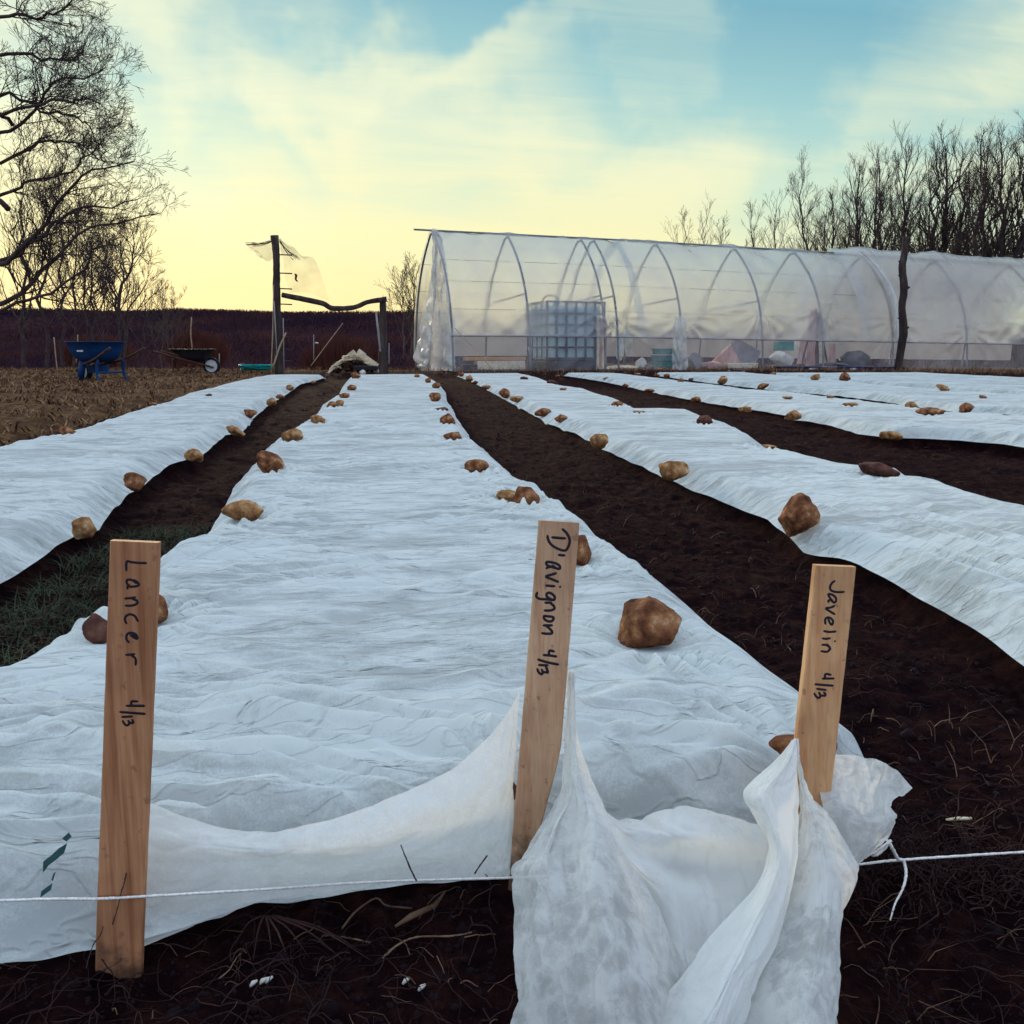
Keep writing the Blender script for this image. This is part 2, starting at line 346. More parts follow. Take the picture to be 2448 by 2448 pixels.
M_STONES = [noisy('brown_fieldstone', [(.32, (.050, .018, .010)), (.46, (.16, .060, .028)), (.58, (.30, .135, .060)), (.70, (.55, .36, .21))], scale=24, bump=1.0, bscale=60, bdist=.012),
            noisy('tan_fieldstone', [(.32, (.10, .042, .018)), (.48, (.27, .130, .052)), (.60, (.42, .24, .110)), (.72, (.62, .46, .28))], scale=26, bump=1.0, bscale=70, bdist=.010),
            noisy('dark_fieldstone', [(.3, (.035, .015, .014)), (.5, (.090, .036, .028)), (.66, (.16, .075, .050)), (.8, (.32, .20, .13))], scale=22, bump=1.0, bscale=60, bdist=.012)]
def wood_mat(name, c0, c1, c2, knot=False):
    m = mat(name, rough=.7, spec=.25); t = m.node_tree; p = t.nodes['Principled BSDF']
    c = N(t, 'ShaderNodeTexCoord'); mpn = N(t, 'ShaderNodeMapping'); mpn.inputs['Scale'].default_value = (1, 1, .05); t.links.new(c.outputs['Object'], mpn.inputs[0])
    n = N(t, 'ShaderNodeTexNoise', inp={'Scale': 62, 'Detail': 4, 'Roughness': .5, 'Distortion': .4}); t.links.new(mpn.outputs[0], n.inputs[0])
    r = ramp(t, [(.32, c0), (.44, c1), (.52, c2), (.60, c1), (.68, c0)]); t.links.new(n.outputs[0], r.inputs[0])
    n3 = N(t, 'ShaderNodeTexNoise', inp={'Scale': 10, 'Detail': 4}); t.links.new(c.outputs['Object'], n3.inputs[0])
    r3 = ramp(t, [(.35, (.70, .66, .64)), (.6, (1, 1, 1))]); t.links.new(n3.outputs[0], r3.inputs[0])
    mu = N(t, 'ShaderNodeMix', data_type='RGBA', blend_type='MULTIPLY', inp={0: .9}); t.links.new(r.outputs[0], mu.inputs[6]); t.links.new(r3.outputs[0], mu.inputs[7])
    mp2 = N(t, 'ShaderNodeMapping'); mp2.inputs['Scale'].default_value = (1, 1, .03); t.links.new(c.outputs['Object'], mp2.inputs[0])
    nf = N(t, 'ShaderNodeTexNoise', inp={'Scale': 420, 'Detail': 3}); t.links.new(mp2.outputs[0], nf.inputs[0])
    rf = ramp(t, [(.36, (.78, .74, .72)), (.5, (1, 1, 1))]); t.links.new(nf.outputs[0], rf.inputs[0])
    mv = N(t, 'ShaderNodeMix', data_type='RGBA', blend_type='MULTIPLY', inp={0: .55}); t.links.new(mu.outputs[2], mv.inputs[6]); t.links.new(rf.outputs[0], mv.inputs[7])
    sz_ = N(t, 'ShaderNodeSeparateXYZ'); t.links.new(c.outputs['Object'], sz_.inputs[0])
    ns_ = N(t, 'ShaderNodeTexNoise', inp={'Scale': 28, 'Detail': 6, 'Roughness': .65}); t.links.new(c.outputs['Object'], ns_.inputs[0])
    sa_ = N(t, 'ShaderNodeMath', operation='MULTIPLY_ADD', inp={1: -.16}); t.links.new(ns_.outputs[0], sa_.inputs[0]); t.links.new(sz_.outputs[2], sa_.inputs[2])
    sm_ = N(t, 'ShaderNodeMapRange', interpolation_type='SMOOTHSTEP', inp={1: .005, 2: .065, 3: .85, 4: 0}); t.links.new(sa_.outputs[0], sm_.inputs[0])
    md_ = N(t, 'ShaderNodeMix', data_type='RGBA'); t.links.new(sm_.outputs[0], md_.inputs[0]); t.links.new(mv.outputs[2], md_.inputs[6]); md_.inputs[7].default_value = (.045, .022, .016, 1)
    sk_ = N(t, 'ShaderNodeMapRange', inp={1: .66, 2: .74, 3: 0, 4: .5}); nk_ = N(t, 'ShaderNodeTexNoise', inp={'Scale': 90, 'Detail': 2}); t.links.new(c.outputs['Object'], nk_.inputs[0]); t.links.new(nk_.outputs[0], sk_.inputs[0])
    mk_ = N(t, 'ShaderNodeMix', data_type='RGBA'); t.links.new(sk_.outputs[0], mk_.inputs[0]); t.links.new(md_.outputs[2], mk_.inputs[6]); mk_.inputs[7].default_value = (.16, .07, .04, 1)
    t.links.new(mk_.outputs[2], p.inputs['Base Color'])
    b = N(t, 'ShaderNodeBump', inp={'Strength': .25, 'Distance': .0012}); t.links.new(nf.outputs[0], b.inputs['Height']); t.links.new(b.outputs[0], p.inputs['Normal'])
    return m
M_WOOD = [wood_mat('reddish_pine', (.34, .135, .060), (.47, .215, .100), (.53, .26, .125)), wood_mat('pale_pine', (.54, .30, .165), (.60, .36, .205), (.64, .40, .235)), wood_mat('yellow_pine', (.58, .28, .125), (.65, .345, .160), (.70, .40, .195))]
M_INK = mat('black_marker', (.006, .006, .014), .5, .3)
M_BARK = noisy('dark_bark', [(.3, (.030, .021, .024)), (.6, (.072, .050, .048)), (.8, (.115, .085, .078))], scale=6, bump=.6, bscale=30, bdist=.02)
M_BARKF = noisy('far_bark', [(.3, (.050, .036, .032)), (.7, (.11, .080, .066))], scale=2, bump=0)
M_LOG = noisy('weathered_log', [(.3, (.018, .013, .014)), (.55, (.050, .036, .034)), (.75, (.11, .082, .07))], scale=9, bump=.8, bscale=40, bdist=.015, stretch=(1, 1, .25))
M_POLE = noisy('bamboo', [(.3, (.20, .13, .08)), (.7, (.42, .30, .19))], scale=6, bump=0)
M_STEEL = noisy('galvanised_pipe', [(.3, (.13, .135, .15)), (.7, (.22, .225, .24))], scale=5, bump=0, rough=.5, metal=.2)
M_TWINE = noisy('white_twine', [(.3, (.50, .48, .44)), (.6, (.80, .78, .74))], scale=300, bump=.8, bscale=500, bdist=.001)
M_BLUE = noisy('blue_plastic', [(.3, (.004, .022, .075)), (.7, (.008, .045, .14))], scale=5, bump=.1, rough=.5)
M_BLACKP = noisy('black_plastic', [(.3, (.010, .010, .014)), (.7, (.030, .028, .035))], scale=5, bump=.1, rough=.5)
M_RUST = noisy('rusty_steel', [(.3, (.045, .022, .02)), (.7, (.11, .055, .04))], scale=8, bump=.2)
M_RUBBER = noisy('rubber', [(.3, (.010, .010, .012)), (.7, (.025, .024, .026))], scale=8, bump=.2)
M_WHITEM = noisy('white_painted_metal', [(.3, (.40, .40, .42)), (.7, (.62, .62, .64))], scale=9, bump=0)
M_TEAL = noisy('teal_plastic', [(.3, (.0, .13, .13)), (.7, (.01, .26, .25))], scale=6, bump=.1, rough=.5)
M_TANK = noisy('tank_plastic', [(.3, (.26, .40, .42)), (.7, (.42, .58, .58))], scale=3, bump=0, rough=.4)
M_SACK = noisy('sack', [(.3, (.45, .44, .40)), (.7, (.70, .68, .60))], scale=8, bump=.3)
M_CREAM = noisy('split_wood', [(.3, (.50, .40, .26)), (.55, (.72, .62, .44)), (.75, (.80, .74, .58))], scale=14, bump=.4)
M_PINK = noisy('faded_pink_board', [(.3, (.35, .17, .15)), (.55, (.58, .36, .30)), (.75, (.72, .55, .46))], scale=5, bump=.2, stretch=(1, 1, .3))
M_ORANGE = noisy('orange_board', [(.3, (.45, .20, .07)), (.7, (.66, .36, .15))], scale=6, bump=.1)
M_GREY = noisy('grey_sheet', [(.3, (.16, .15, .17)), (.7, (.30, .28, .29))], scale=4, bump=.2)
M_STRAW = noisy('straw', [(.3, (.05, .028, .02)), (.55, (.13, .078, .05)), (.75, (.34, .23, .14))], scale=9, bump=0)
M_ROOT = noisy('roots', [(.35, (.012, .006, .008)), (.6, (.040, .019, .018)), (.75, (.11, .060, .045))], scale=9, bump=0)
M_DRYG = noisy('dry_grass', [(.36, (.035, .017, .013)), (.5, (.115, .056, .030)), (.62, (.30, .17, .085))], scale=7, bump=0)
M_GRNG = noisy('green_grass', [(.3, (.016, .024, .016)), (.7, (.050, .062, .036))], scale=9, bump=0)
M_SOILC = noisy('soil_clods', [(.3, (.004, .002, .0045)), (.6, (.011, .0042, .006)), (.8, (.026, .0100, .0100))], scale=30, bump=.7, bscale=90, bdist=.006)
M_GREENP = noisy('green_woven_plastic', [(.3, (.010, .035, .038)), (.7, (.035, .085, .080))], scale=90, bump=.3)

# ------------------------------------------------------------------ layout of the beds: hem lines from image points
def hemline(pts, z):
    Q = np.array([onz(x, y, z) for x, y in pts]); o = np.argsort(Q[:, 1]); return Q[o, 1], Q[o, 0]
HB_L = hemline([(-260, 1760), (-60, 1690), (90, 1602), (180, 1540), (250, 1490), (330, 1410), (381, 1363), (424, 1359), (474, 1320), (495, 1295), (520, 1255), (549, 1204), (557, 1179), (611, 1117), (635, 1083), (669, 1055), (739, 1013), (764, 988), (772, 972), (809, 951), (818, 930), (830, 914), (842, 901), (845, 895)], .045)
HB_R = hemline([(2150, 1870), (2098, 1816), (2006, 1746), (1870, 1650), (1752, 1560), (1600, 1432), (1464, 1328), (1422, 1295), (1381, 1257), (1327, 1212), (1270, 1190), (1240, 1164), (1182, 1108), (1153, 1079), (1126, 1067), (1120, 1046), (1091, 1005), (1083, 984), (1068, 963), (1066, 943), (1050, 922), (1029, 908), (1012, 899), (1008, 895)], .045)
HA_R = hemline([(-200, 1530), (89, 1359), (135, 1324), (188, 1291), (238, 1280), (275, 1224), (308, 1191), (346, 1170), (404, 1121), (449, 1108), (478, 1104), (511, 1071), (540, 1048), (582, 1038), (607, 1005), (644, 972), (685, 947), (718, 922), (764, 910), (795, 899), (800, 895)], .045)
HA_L = hemline([(-300, 1140), (-120, 1095), (89, 1048), (180, 1026), (259, 1000), (325, 979), (379, 965), (433, 943), (495, 929), (549, 914), (600, 904), (640, 897), (650, 895)], .105)
HC_L = hemline([(2700, 1780), (2520, 1665), (2360, 1553), (2258, 1483), (2156, 1424), (2051, 1368), (1971, 1339), (1922, 1325), (1866, 1283), (1835, 1257), (1752, 1222), (1655, 1181), (1596, 1157), (1533, 1125), (1460, 1091), (1447, 1086), (1373, 1042), (1311, 1019), (1273, 997), (1195, 953), (1132, 918), (1091, 901), (1070, 894)], .045)
HC_R = hemline([(2800, 1300), (2560, 1235), (2360, 1181), (2277, 1152), (2199, 1130), (2151, 1137), (2054, 1113), (1946, 1089), (1859, 1074), (1820, 1045), (1752, 1011), (1703, 999), (1664, 984), (1606, 982), (1543, 982), (1499, 960), (1460, 948), (1410, 932), (1344, 922), (1298, 905), (1260, 896)], .105)
HD_L = hemline([(2900, 1130), (2600, 1095), (2360, 1067), (2287, 1060), (2200, 1055), (2117, 1054), (2044, 1042), (1971, 1020), (1912, 1004), (1874, 1006), (1801, 986), (1703, 970), (1582, 947), (1509, 930), (1440, 915), (1380, 905), (1310, 896)], .045)
HD_R = hemline([(2900, 1030), (2600, 1010), (2360, 994), (2258, 991), (2190, 974), (2092, 965), (1995, 952), (1898, 940), (1801, 933), (1703, 921), (1600, 908), (1500, 896)], .105)
HE_L = hemline([(2900, 1026), (2600, 1006), (2360, 990), (2282, 987), (2165, 971), (2131, 964), (2044, 952), (1947, 942), (1859, 935), (1700, 917), (1600, 903), (1540, 895)], .06)
HE_R = hemline([(2900, 975), (2600, 957), (2360, 940), (2280, 935), (2219, 930), (2141, 926), (2044, 914), (1946, 905), (1849, 897), (1800, 893)], .105)
HF_L = hemline([(2900, 990), (2600, 962), (2360, 945), (2300, 940), (2219, 933), (2141, 928), (2044, 917), (1946, 908), (1849, 900), (1800, 896)], .06)
def hu(H, v): return np.interp(v, H[0], H[1])
END = {'A': 18.3, 'B': 18.3, 'C': 18.9, 'D': 18.9, 'E': 18.9, 'F': 18.4}
HF_R = (np.array([0, 30.]), np.array([10.6, 10.6]))
BEDS = {'A': (HA_L, HA_R, .9), 'B': (HB_L, HB_R, .93), 'C': (HC_L, HC_R, .95), 'D': (HD_L, HD_R, 4.2), 'E': (HE_L, HE_R, 6.5), 'F': (HF_L, HF_R, 9.0)}
FRONT = np.array([onz(x, y, z) for x, y, z in [(-300, 2420, .0), (-100, 2370, 0), (90, 2345, 0), (340, 2295, 0), (500, 2225, .01), (620, 2160, .02), (700, 2185, .01), (760, 2140, .025), (950, 2112, .025), (1220, 2090, .025), (1500, 2030, .025), (1800, 1980, .03), (2000, 1905, .03), (2100, 1830, .03), (2200, 1800, .03)]])
FRONT = FRONT[np.argsort(FRONT[:, 0])]
def vfront(u): return np.interp(u, FRONT[:, 0], FRONT[:, 1])

def bed_soil(u, v):
    """height of the shaped soil"""
    z = np.zeros_like(u)
    for k, (l, r, v0) in BEDS.items():
        L_, R_ = hu(l, v), hu(r, v)
        rin = .13
        bl = np.where(np.full(u.shape, k in ('B',)) & (v < 2.2), np.maximum(L_, -.60), L_)
        d1 = sstep(-.01, rin, u - bl) if k != 'A' else sstep(-.30, .02, u - L_)
        d2 = sstep(-.01, rin, R_ - u)
        if k == 'B': fr = sstep(.02, .15, v - vfront(u))
        else: fr = sstep(v0 - .1, v0 + .1, v)
        en = 1 - sstep(END[k] - .05, END[k] + .5, v)
        if k == 'B': fr = fr * (.80 + .20 * sstep(1.2, 2.2, v)) * (.55 + .45 * sstep(-.62, -.45, u + .25 * sstep(1.6, 2.4, v)))
        z = np.maximum(z, .100 * d1 * d2 * fr * en)
    return z
def ground_z(u, v):
    lt = u * cy_ - v * sy_; fd = u * sy_ + v * cy_
    left = sstep(-1.95, -2.35, u) if False else 1 - sstep(-2.45, -2.05, u)
    far = sstep(18.2, 19.6, v)
    lvl = np.maximum(left, far)
    base = lvl * (.105 + .0 * v)
    base = base - sstep(5, 16, lt) * .12 * far
    crest = 21.3 + 9 * sstep(-2.3, -.3, lt)
    fall = np.maximum(fd - crest, 0); fall = fall ** 2 / (fall + 1.2)
    base = base - np.minimum(fall * .11, 9.0)
    # right side wood stands on level ground
    return base

# ------------------------------------------------------------------ the ground: one sheet
def make_ground():
    r = np.concatenate([np.geomspace(.30, 24, 760), np.geomspace(24.3, 1500, 110)])
    th = np.concatenate([np.linspace(-180, -44, 50)[:-1], np.linspace(-44, 40, 760), np.linspace(40, 180, 50)[1:]]) 
    TH, RR = np.meshgrid(np.radians(th) + YAW, r)
    U = RR * np.sin(TH); V = RR * np.cos(TH)
    z = ground_z(U, V)
    soil = bed_soil(U, V)
    near = np.clip(1 - RR / 26, 0, 1)
    lvl = np.maximum(1 - sstep(-2.45, -2.05, U), sstep(18.2, 19.6, V))
    rough = (.011 * fbm(U * 7, V * 7, 4, 3) + .010 * np.abs(fbm(U * 19, V * 19, 3, 9))) * (1 - .75 * sstep(.04, .09, soil)) + .018 * fbm(U * 1.7, V * 1.7, 2, 5) * (1 - sstep(.0, .05, soil))
    grass = .03 * fbm(U * 1.1, V * 1.1, 5, 11) + .02 * np.abs(fbm(U * 6, V * 6, 3, 13))
    z = np.where(soil > .001, np.maximum(z, soil), z) + np.where(lvl > .5, grass, rough) * np.where(RR < 60, 1, 0)
    z = z - .030 * (U < -.42) * (V > vfront(U) + .02) * (V < 1.55) * (U > hu(HB_L, np.maximum(V, 1.2)) + .04)
    # low spot across the path between bed B and C, raised crumbly shoulder
    ctr = np.array([[0, 0, 0.0]])
    G = np.stack([U, V, z], -1).reshape(-1, 3)
    Fq = gridfaces(len(r), len(th))
    Vv = np.concatenate([G, ctr]); c = len(G); n = len(th)
    tri = np.stack([np.full(n - 1, c), np.arange(n - 1), np.arange(1, n)], 1)
    o = mesh('ground', Vv, [Fq[:, ::-1], tri[:, ::-1]], M_GROUND)
    tag(o, kind='structure')
make_ground()

def gz(x, y):
    a = np.array([[float(x)]]); b = np.array([[float(y)]])
    return float(np.maximum(ground_z(a, b), bed_soil(a, b))[0, 0])

# ------------------------------------------------------------------ stones: (px, py centre, width px, height px, colour, rotation deg)
ST = {
 'Bl': [(236, 1505, 62, 60, 2, 0), (368, 1463, 66, 78, 0, 10), (580, 1224, 100, 52, 1, -8), (646, 1108, 66, 52, 0, 10), (699, 1041, 52, 32, 1, 0), (760, 1003, 36, 22, 1, 0), (793, 968, 26, 16, 0, 0), (812, 966, 22, 18, 1, 0), (823, 946, 25, 12, 0, 0), (841, 927, 23, 14, 0, 0), (851, 898, 22, 15, 0, 0)],
 'Br': [(1215, 1925, 66, 66, 2, 20), (1918, 1795, 150, 66, 0, 0), (1553, 1494, 152, 118, 0, 0), (1382, 1318, 68, 76, 0, 10), (1216, 1186, 60, 28, 1, 10), (1258, 1190, 66, 50, 0, 0), (1140, 1115, 60, 32, 0, -5), (1082, 1043, 45, 20, 0, 0), (1070, 1003, 38, 28, 0, 0), (1056, 979, 33, 11, 2, 0), (1040, 950, 28, 21, 0, 0), (1043, 922, 20, 14, 0, 0), (1024, 909, 15, 14, 0, 30), (997, 898, 14, 9, 1, 0)],
 'Ar': [(201, 1262, 58, 50, 1, 0), (321, 1152, 54, 40, 0, 20), (464, 1088, 47, 28, 1, 15), (563, 1031, 49, 20, 1, 22), (598, 989, 35, 20, 0, 12), (649, 961, 25, 17, 1, 0), (670, 948, 22, 10, 0, 0), (694, 927, 20, 13, 1, 0), (749, 913, 13, 7, 1, 0), (783, 899, 14, 9, 2, 0)],
 'Al': [(159, 1031, 42, 22, 0, 0), (366, 968, 24, 11, 0, 0), (499, 944, 16, 6, 2, 0)],
 'Cl': [(1912, 1235, 96, 104, 0, 18), (1611, 1127, 76, 46, 1, 0), (1432, 1055, 46, 34, 1, 0), (1341, 1001, 34, 20, 0, 0), (1298, 986, 43, 20, 0, 0), (1235, 955, 35, 16, 1, 0), (1206, 940, 29, 22, 0, 20), (1162, 926, 24, 10, 0, 0), (1135, 914, 17, 8, 2, 0), (1122, 904, 19, 14, 1, 0), (1103, 895, 14, 11, 0, 0)],
 'Cr': [(2101, 1124, 98, 34, 2, 8), (1837, 1068, 42, 12, 1, 0), (1685, 1005, 40, 24, 2, 10), (1528, 985, 30, 7, 1, 0), (1475, 966, 31, 14, 0, 0), (1346, 930, 17, 6, 0, 0), (1321, 914, 29, 9, 2, 0), (1253, 904, 19, 7, 2, 0)],
 'Dl': [(2130, 1042, 56, 21, 1, 0), (1896, 993, 40, 22, 1, -10), (1781, 979, 32, 14, 1, 0), (1664, 955, 26, 13, 0, 0), (1552, 934, 27, 9, 0, 0), (1495, 922, 16, 8, 0, 0), (1449, 905, 16, 7, 0, 0), (1333, 899, 13, 6, 0, 0)],
 'Dr': [(2224, 985, 68, 21, 0, 0), (2179, 969, 31, 17, 1, 0), (2033, 968, 38, 12, 1, 0), (1985, 949, 17, 7, 0, 0), (1882, 951, 27, 8, 1, 0), (1652, 908, 14, 9, 2, -20), (1628, 909, 17, 9, 0, 0), (1594, 899, 16, 11, 0, 0), (1570, 897, 15, 9, 0, 0), (1523, 895, 16, 6, 1, 0)],
 'El': [(2310, 977, 38, 27, 0, -20), (1824, 923, 30, 14, 0, -25), (1727, 909, 25, 19, 1, -30)],
 'Er': [(2350, 949, 18, 8, 0, 0), (2253, 928, 32, 15, 1, 15), (2020, 902, 27, 21, 0, 0), (1949, 902, 22, 16, 1, 10), (1849, 893, 14, 9, 1, 0), (1777, 889, 9, 5, 1, 0), (1742, 888, 9, 5, 1, 0)],
}
STONES = []            # (x, y, radius) used for pressing the fabric

def place_stones():
    for k, L_ in ST.items():
        for i, (px, py, w_, h_, c, rot) in enumerate(L_):
            zb = .112
            if k == 'Br' and i == 0: zb = .06
            if k == 'Br' and i == 1: zb = .075
            if k == 'Bl' and i == 0: zb = .05
            p = onz(px, py + h_ * .40, zb); d = np.dot(p - CAM, FWD)
            STONES.append((k, i, p, w_ / F * d, h_ / F * d, c, rot))
place_stones()
SXY = np.array([[s[2][0], s[2][1], s[3]] for s in STONES])

# ------------------------------------------------------------------ covers
def cover_z(U, V, Lh, Rh, zl, zr, mode, seed, v0=None):
    """resting height of the fabric (world z) over one bed, with folds"""
    din = np.minimum(U - Lh, Rh - U); dl = U - Lh; dr = Rh - U
    a = sstep(-.02, .11, dl) if zl < .09 else .55 + .45 * sstep(0, .2, dl)
    b = sstep(-.02, .11, dr) if zr < .09 else .55 + .45 * sstep(0, .2, dr)
    hz = zl * (1 - dl / (dl + dr + 1e-9)) + zr * (dl / (dl + dr + 1e-9))
    hz = np.minimum(hz, .05) + .010
    top = .122 + .003 * np.sin(np.pi * np.clip(dl / (dl + dr + 1e-9), 0, 1)) + .006 * fbm(U * 1.3, V * .9, 3, seed)
    z = hz + (top - hz) * a * b
    # folds
    wv = V + .26 * pn(U * 1.1, V * .8, seed + 3) + .06 * pn(U * 3.5, V * 2, seed + 5)
    wu = U + .06 * pn(U * 2, V * .8, seed + 8)
    cross = np.exp(-(pn(wu * 1.3, wv * 4.5, seed + 1) / .11) ** 2) + .8 * np.exp(-(pn(wu * 1.6 + 3, wv * 6.5, seed + 21) / .09) ** 2)
    cross2 = np.exp(-(pn(wu * 2.4 + 7, wv * 9.5, seed + 2) / .12) ** 2) + .7 * np.exp(-(pn(wu * 3.6 + 2, wv * 15 + wu * 3, seed + 22) / .14) ** 2)
    lon = 1 - np.abs(pn(wu * 13, wv * .55, seed + 4)) * 2.4
    amp = sstep(0, .06, din)
    fade = 1 / (1 + (V / 6.0) ** 2)
    if mode == 'cross': f = .0115 * cross + .0070 * cross2 + .0014 * lon + .005 * pn(wu * 3, wv * 6, seed + 31)
    else: 
        m = sstep(4.2, 2.6, V) if False else 1 - sstep(2.6, 4.6, V)
        f = m * (.0095 * lon + .0012 * cross2) + (1 - m) * (.0045 * cross + .003 * cross2)
    f = f + .0012 * fbm(U * 22, V * 22, 3, seed + 6)
    patch = .25 + .95 * sstep(-.4, .45, pn(U * 2.3, V * 1.7, seed + 9))
    damp = np.ones_like(z)
    for (sx, sy, sw) in SXY:
        m = (np.abs(V - sy) < sw * 1.2) & (np.abs(U - sx) < sw * 1.2)
        if m.any(): damp[m] = np.minimum(damp[m], sstep(sw * .45, sw * 1.0, np.hypot(U[m] - sx, V[m] - sy)))
    z = z + f * amp * fade * patch * 1.15 * damp
    # hem flutter
    z = z + (1 - sstep(0, .07, din)) * .006 * (pn(V * 5, U * 3, seed + 12))
    # stones press the fabric down and radiate folds
    for (sx, sy, sw) in SXY:
        if sy > 9: continue
        m = (np.abs(V - sy) < .55) & (np.abs(U - sx) < .55)
        if not m.any(): continue
        dx_, dy_ = U[m] - sx, V[m] - sy; rr = np.hypot(dx_, dy_) + 1e-6; an = np.arctan2(dy_, dx_)
        q = np.clip((rr - sw * .45) / .06, 0, 1)
        fold = np.sin(an * 17 + 2.0 * np.sin(an * 3 + sx * 9) + sy * 5) * np.exp(-((rr - sw * .7) / .11) ** 2) * .0115 * sstep(.03, .10, rr)
        z[m] = z[m] + fold * amp[m] - .016 * np.exp(-(rr / (sw * .75 + .02)) ** 2)
    return z

def make_cover(k, zl, zr, mode, seed, label, nu=150, nv=520, name='row_cover', group='row covers laid along the beds'):
    l, r, v0 = BEDS[k]; v1 = END[k]
    vs = np.geomspace(v0, v1, nv)
    s = np.linspace(0, 1, nu)
    if k == 'B':
        vs = np.concatenate([np.linspace(0, .13, 26)[:-1], np.geomspace(.13, v1 - .9, nv)])  # offset from the front hem
    Sg, Vg = np.meshgrid(s, vs)
    if k == 'B':
        V = .93 + Vg
        Uu = hu(l, np.maximum(V, 1.2)) * (1 - Sg) + hu(r, np.maximum(V, 1.25)) * Sg
        V = V + (vfront(Uu) - .93) * np.exp(-np.maximum(V - .93, 0) / .30)
        for _ in range(3):
            Uu = hu(l, np.maximum(V, 1.2)) * (1 - Sg) + hu(r, np.maximum(V, 1.0)) * Sg
    else:
        V = Vg + .0
        ends = .06 * pn(Sg * 6, Sg * 0 + seed)
        V = V + ends * (Sg * 0 + 1) * 0
        Uu = hu(l, V) * (1 - Sg) + hu(r, V) * Sg
    Lh, Rh = hu(l, V), hu(r, V)
    Lh = np.minimum(Lh, Uu - 0); Rh = np.maximum(Rh, Uu)
    Z = cover_z(Uu, V, Lh, Rh, zl, zr, mode, seed)
    if k == 'B':
        fr = sstep(0, .075, V - vfront(Uu)); zf = .022 + .004 * pn(Uu * 20, Uu * 0, 4)
        low = 1 - sstep(-1.0, -.62, Uu) * 1.0                       # cloth spills off the bed on the left
        nearL = low * (1 - sstep(1.5, 2.3, V))
        Z = Z * (1 - nearL * .36)
        Z = Z - .022 * (1 - sstep(.93, 1.6, V))
        Z = zf * (1 - fr) + Z * fr
    # far end comes down to the ground
    en = sstep(v1 - .18, v1, V) if k != 'B' else sstep(v1 - .2, v1, V)
    Z = Z * (1 - en * .35)
    G = np.stack([Uu, V, Z], -1)
    o = mesh(name, G, gridfaces(*G.shape[:2]), M_FAB, base=(float(G[0, nu // 2, 0]), float(G[0, nu // 2, 1]), 0))
    tag(o, label, 'row cover', group)
    return o
cA = make_cover('A', .05, .05, 'cross', 21, 'white row cover on the leftmost bed beside the brown grass')
cB = make_cover('B', .05, .05, 'cross', 41, 'white row cover on the middle bed, its front end gathered round the wooden stakes', nu=240, nv=640)
cC = make_cover('C', .05, .05, 'lon', 61, 'white row cover with lengthwise folds, first one right of the staked bed', nu=190, nv=600)
cD = make_cover('D', .05, .05, 'cross', 81, 'white row cover second to the right of the staked bed')
cE = make_cover('E', .06, .05, 'cross', 101, 'white row cover third to the right of the staked bed')
cF = make_cover('F', .06, .05, 'cross', 121, 'white row cover farthest right, nearest the plastic tunnel')

# gathered cloth pieces at the front of the staked bed (all belong to that cover)
def sheet(name, rows, nu, nv, m, parent, amp=.002, fs=14, seed=1, k=.97, stretch=(1, 1), z_rows=False, folds=None):
    P = np.array([[onz(*p) if z_rows else dep(p[0], p[1], p[2] * k) for p in r] for r in rows])
    G = cr(P, nv); G = np.swapaxes(cr(np.swapaxes(G, 0, 1), nu), 0, 1)
    nrm = gnorm(G); a, b = G.shape[:2]
    ii, jj = np.meshgrid(np.linspace(0, 1, b), np.linspace(0, 1, a))
    h = amp * (fbm(ii * fs * stretch[0], jj * fs * stretch[1], 4, seed))
    if folds:
        n_, am = folds; h = h + am * (1 - np.abs(pn(ii * n_ + .4 * pn(ii * 3, jj * 3, seed), jj * 1.3, seed + 5)) * 2.5)
    if folds: h = h + folds[1] * .45 * (1 - np.abs(pn(ii * n_ * 2.6 + .5 * pn(ii * 5, jj * 4, seed + 2), jj * 2.6, seed + 6)) * 2.5) + folds[1] * .6 * np.exp(-(pn(ii * n_ * 1.2 + jj * 3, jj * 4 - ii * 2, seed + 7) / .1) ** 2)
    G = G + nrm * h[..., None]
    G[..., 2] = np.maximum(G[..., 2], .016)
    base = np.array(parent.location)
    return mesh(name, G, gridfaces(a, b), m, parent=parent, base=base)

sheet('front_flap', [
    [(285, 1895, .125), (350, 1915, .125), (500, 1966, .118), (640, 1985, .118), (770, 1962, .125), (950, 1898, .135), (1080, 1836, .155), (1160, 1768, .175), (1215, 1700, .20), (1243, 1640, .225)],
    [(285, 1990, .105), (350, 2010, .105), (500, 2030, .105), (640, 2040, .105), (790, 2030, .105), (950, 1985, .110), (1080, 1940, .12), (1160, 1900, .13), (1210, 1860, .14), (1236, 1800, .16)],
    [(280, 2140, .060), (350, 2130, .06), (500, 2110, .065), (640, 2090, .07), (790, 2080, .07), (950, 2050, .075), (1080, 2025, .075), (1160, 2005, .08), (1205, 1985, .085), (1230, 1950, .095)],
    [(275, 2250, .020), (350, 2225, .02), (500, 2175, .03), (640, 2135, .04), (790, 2115, .04), (950, 2085, .045), (1080, 2075, .045), (1160, 2065, .045), (1205, 2060, .05), (1228, 2040, .055)],
    [(260, 2312, .004), (350, 2285, .004), (500, 2212, .012), (628, 2150, .03), (780, 2140, .024), (950, 2110, .03), (1080, 2104, .03), (1160, 2100, .03), (1205, 2098, .03), (1228, 2090, .032)]],
    150, 90, M_FLAP, cB, amp=.0022, fs=6, seed=3, z_rows=True, folds=(7, .0024))
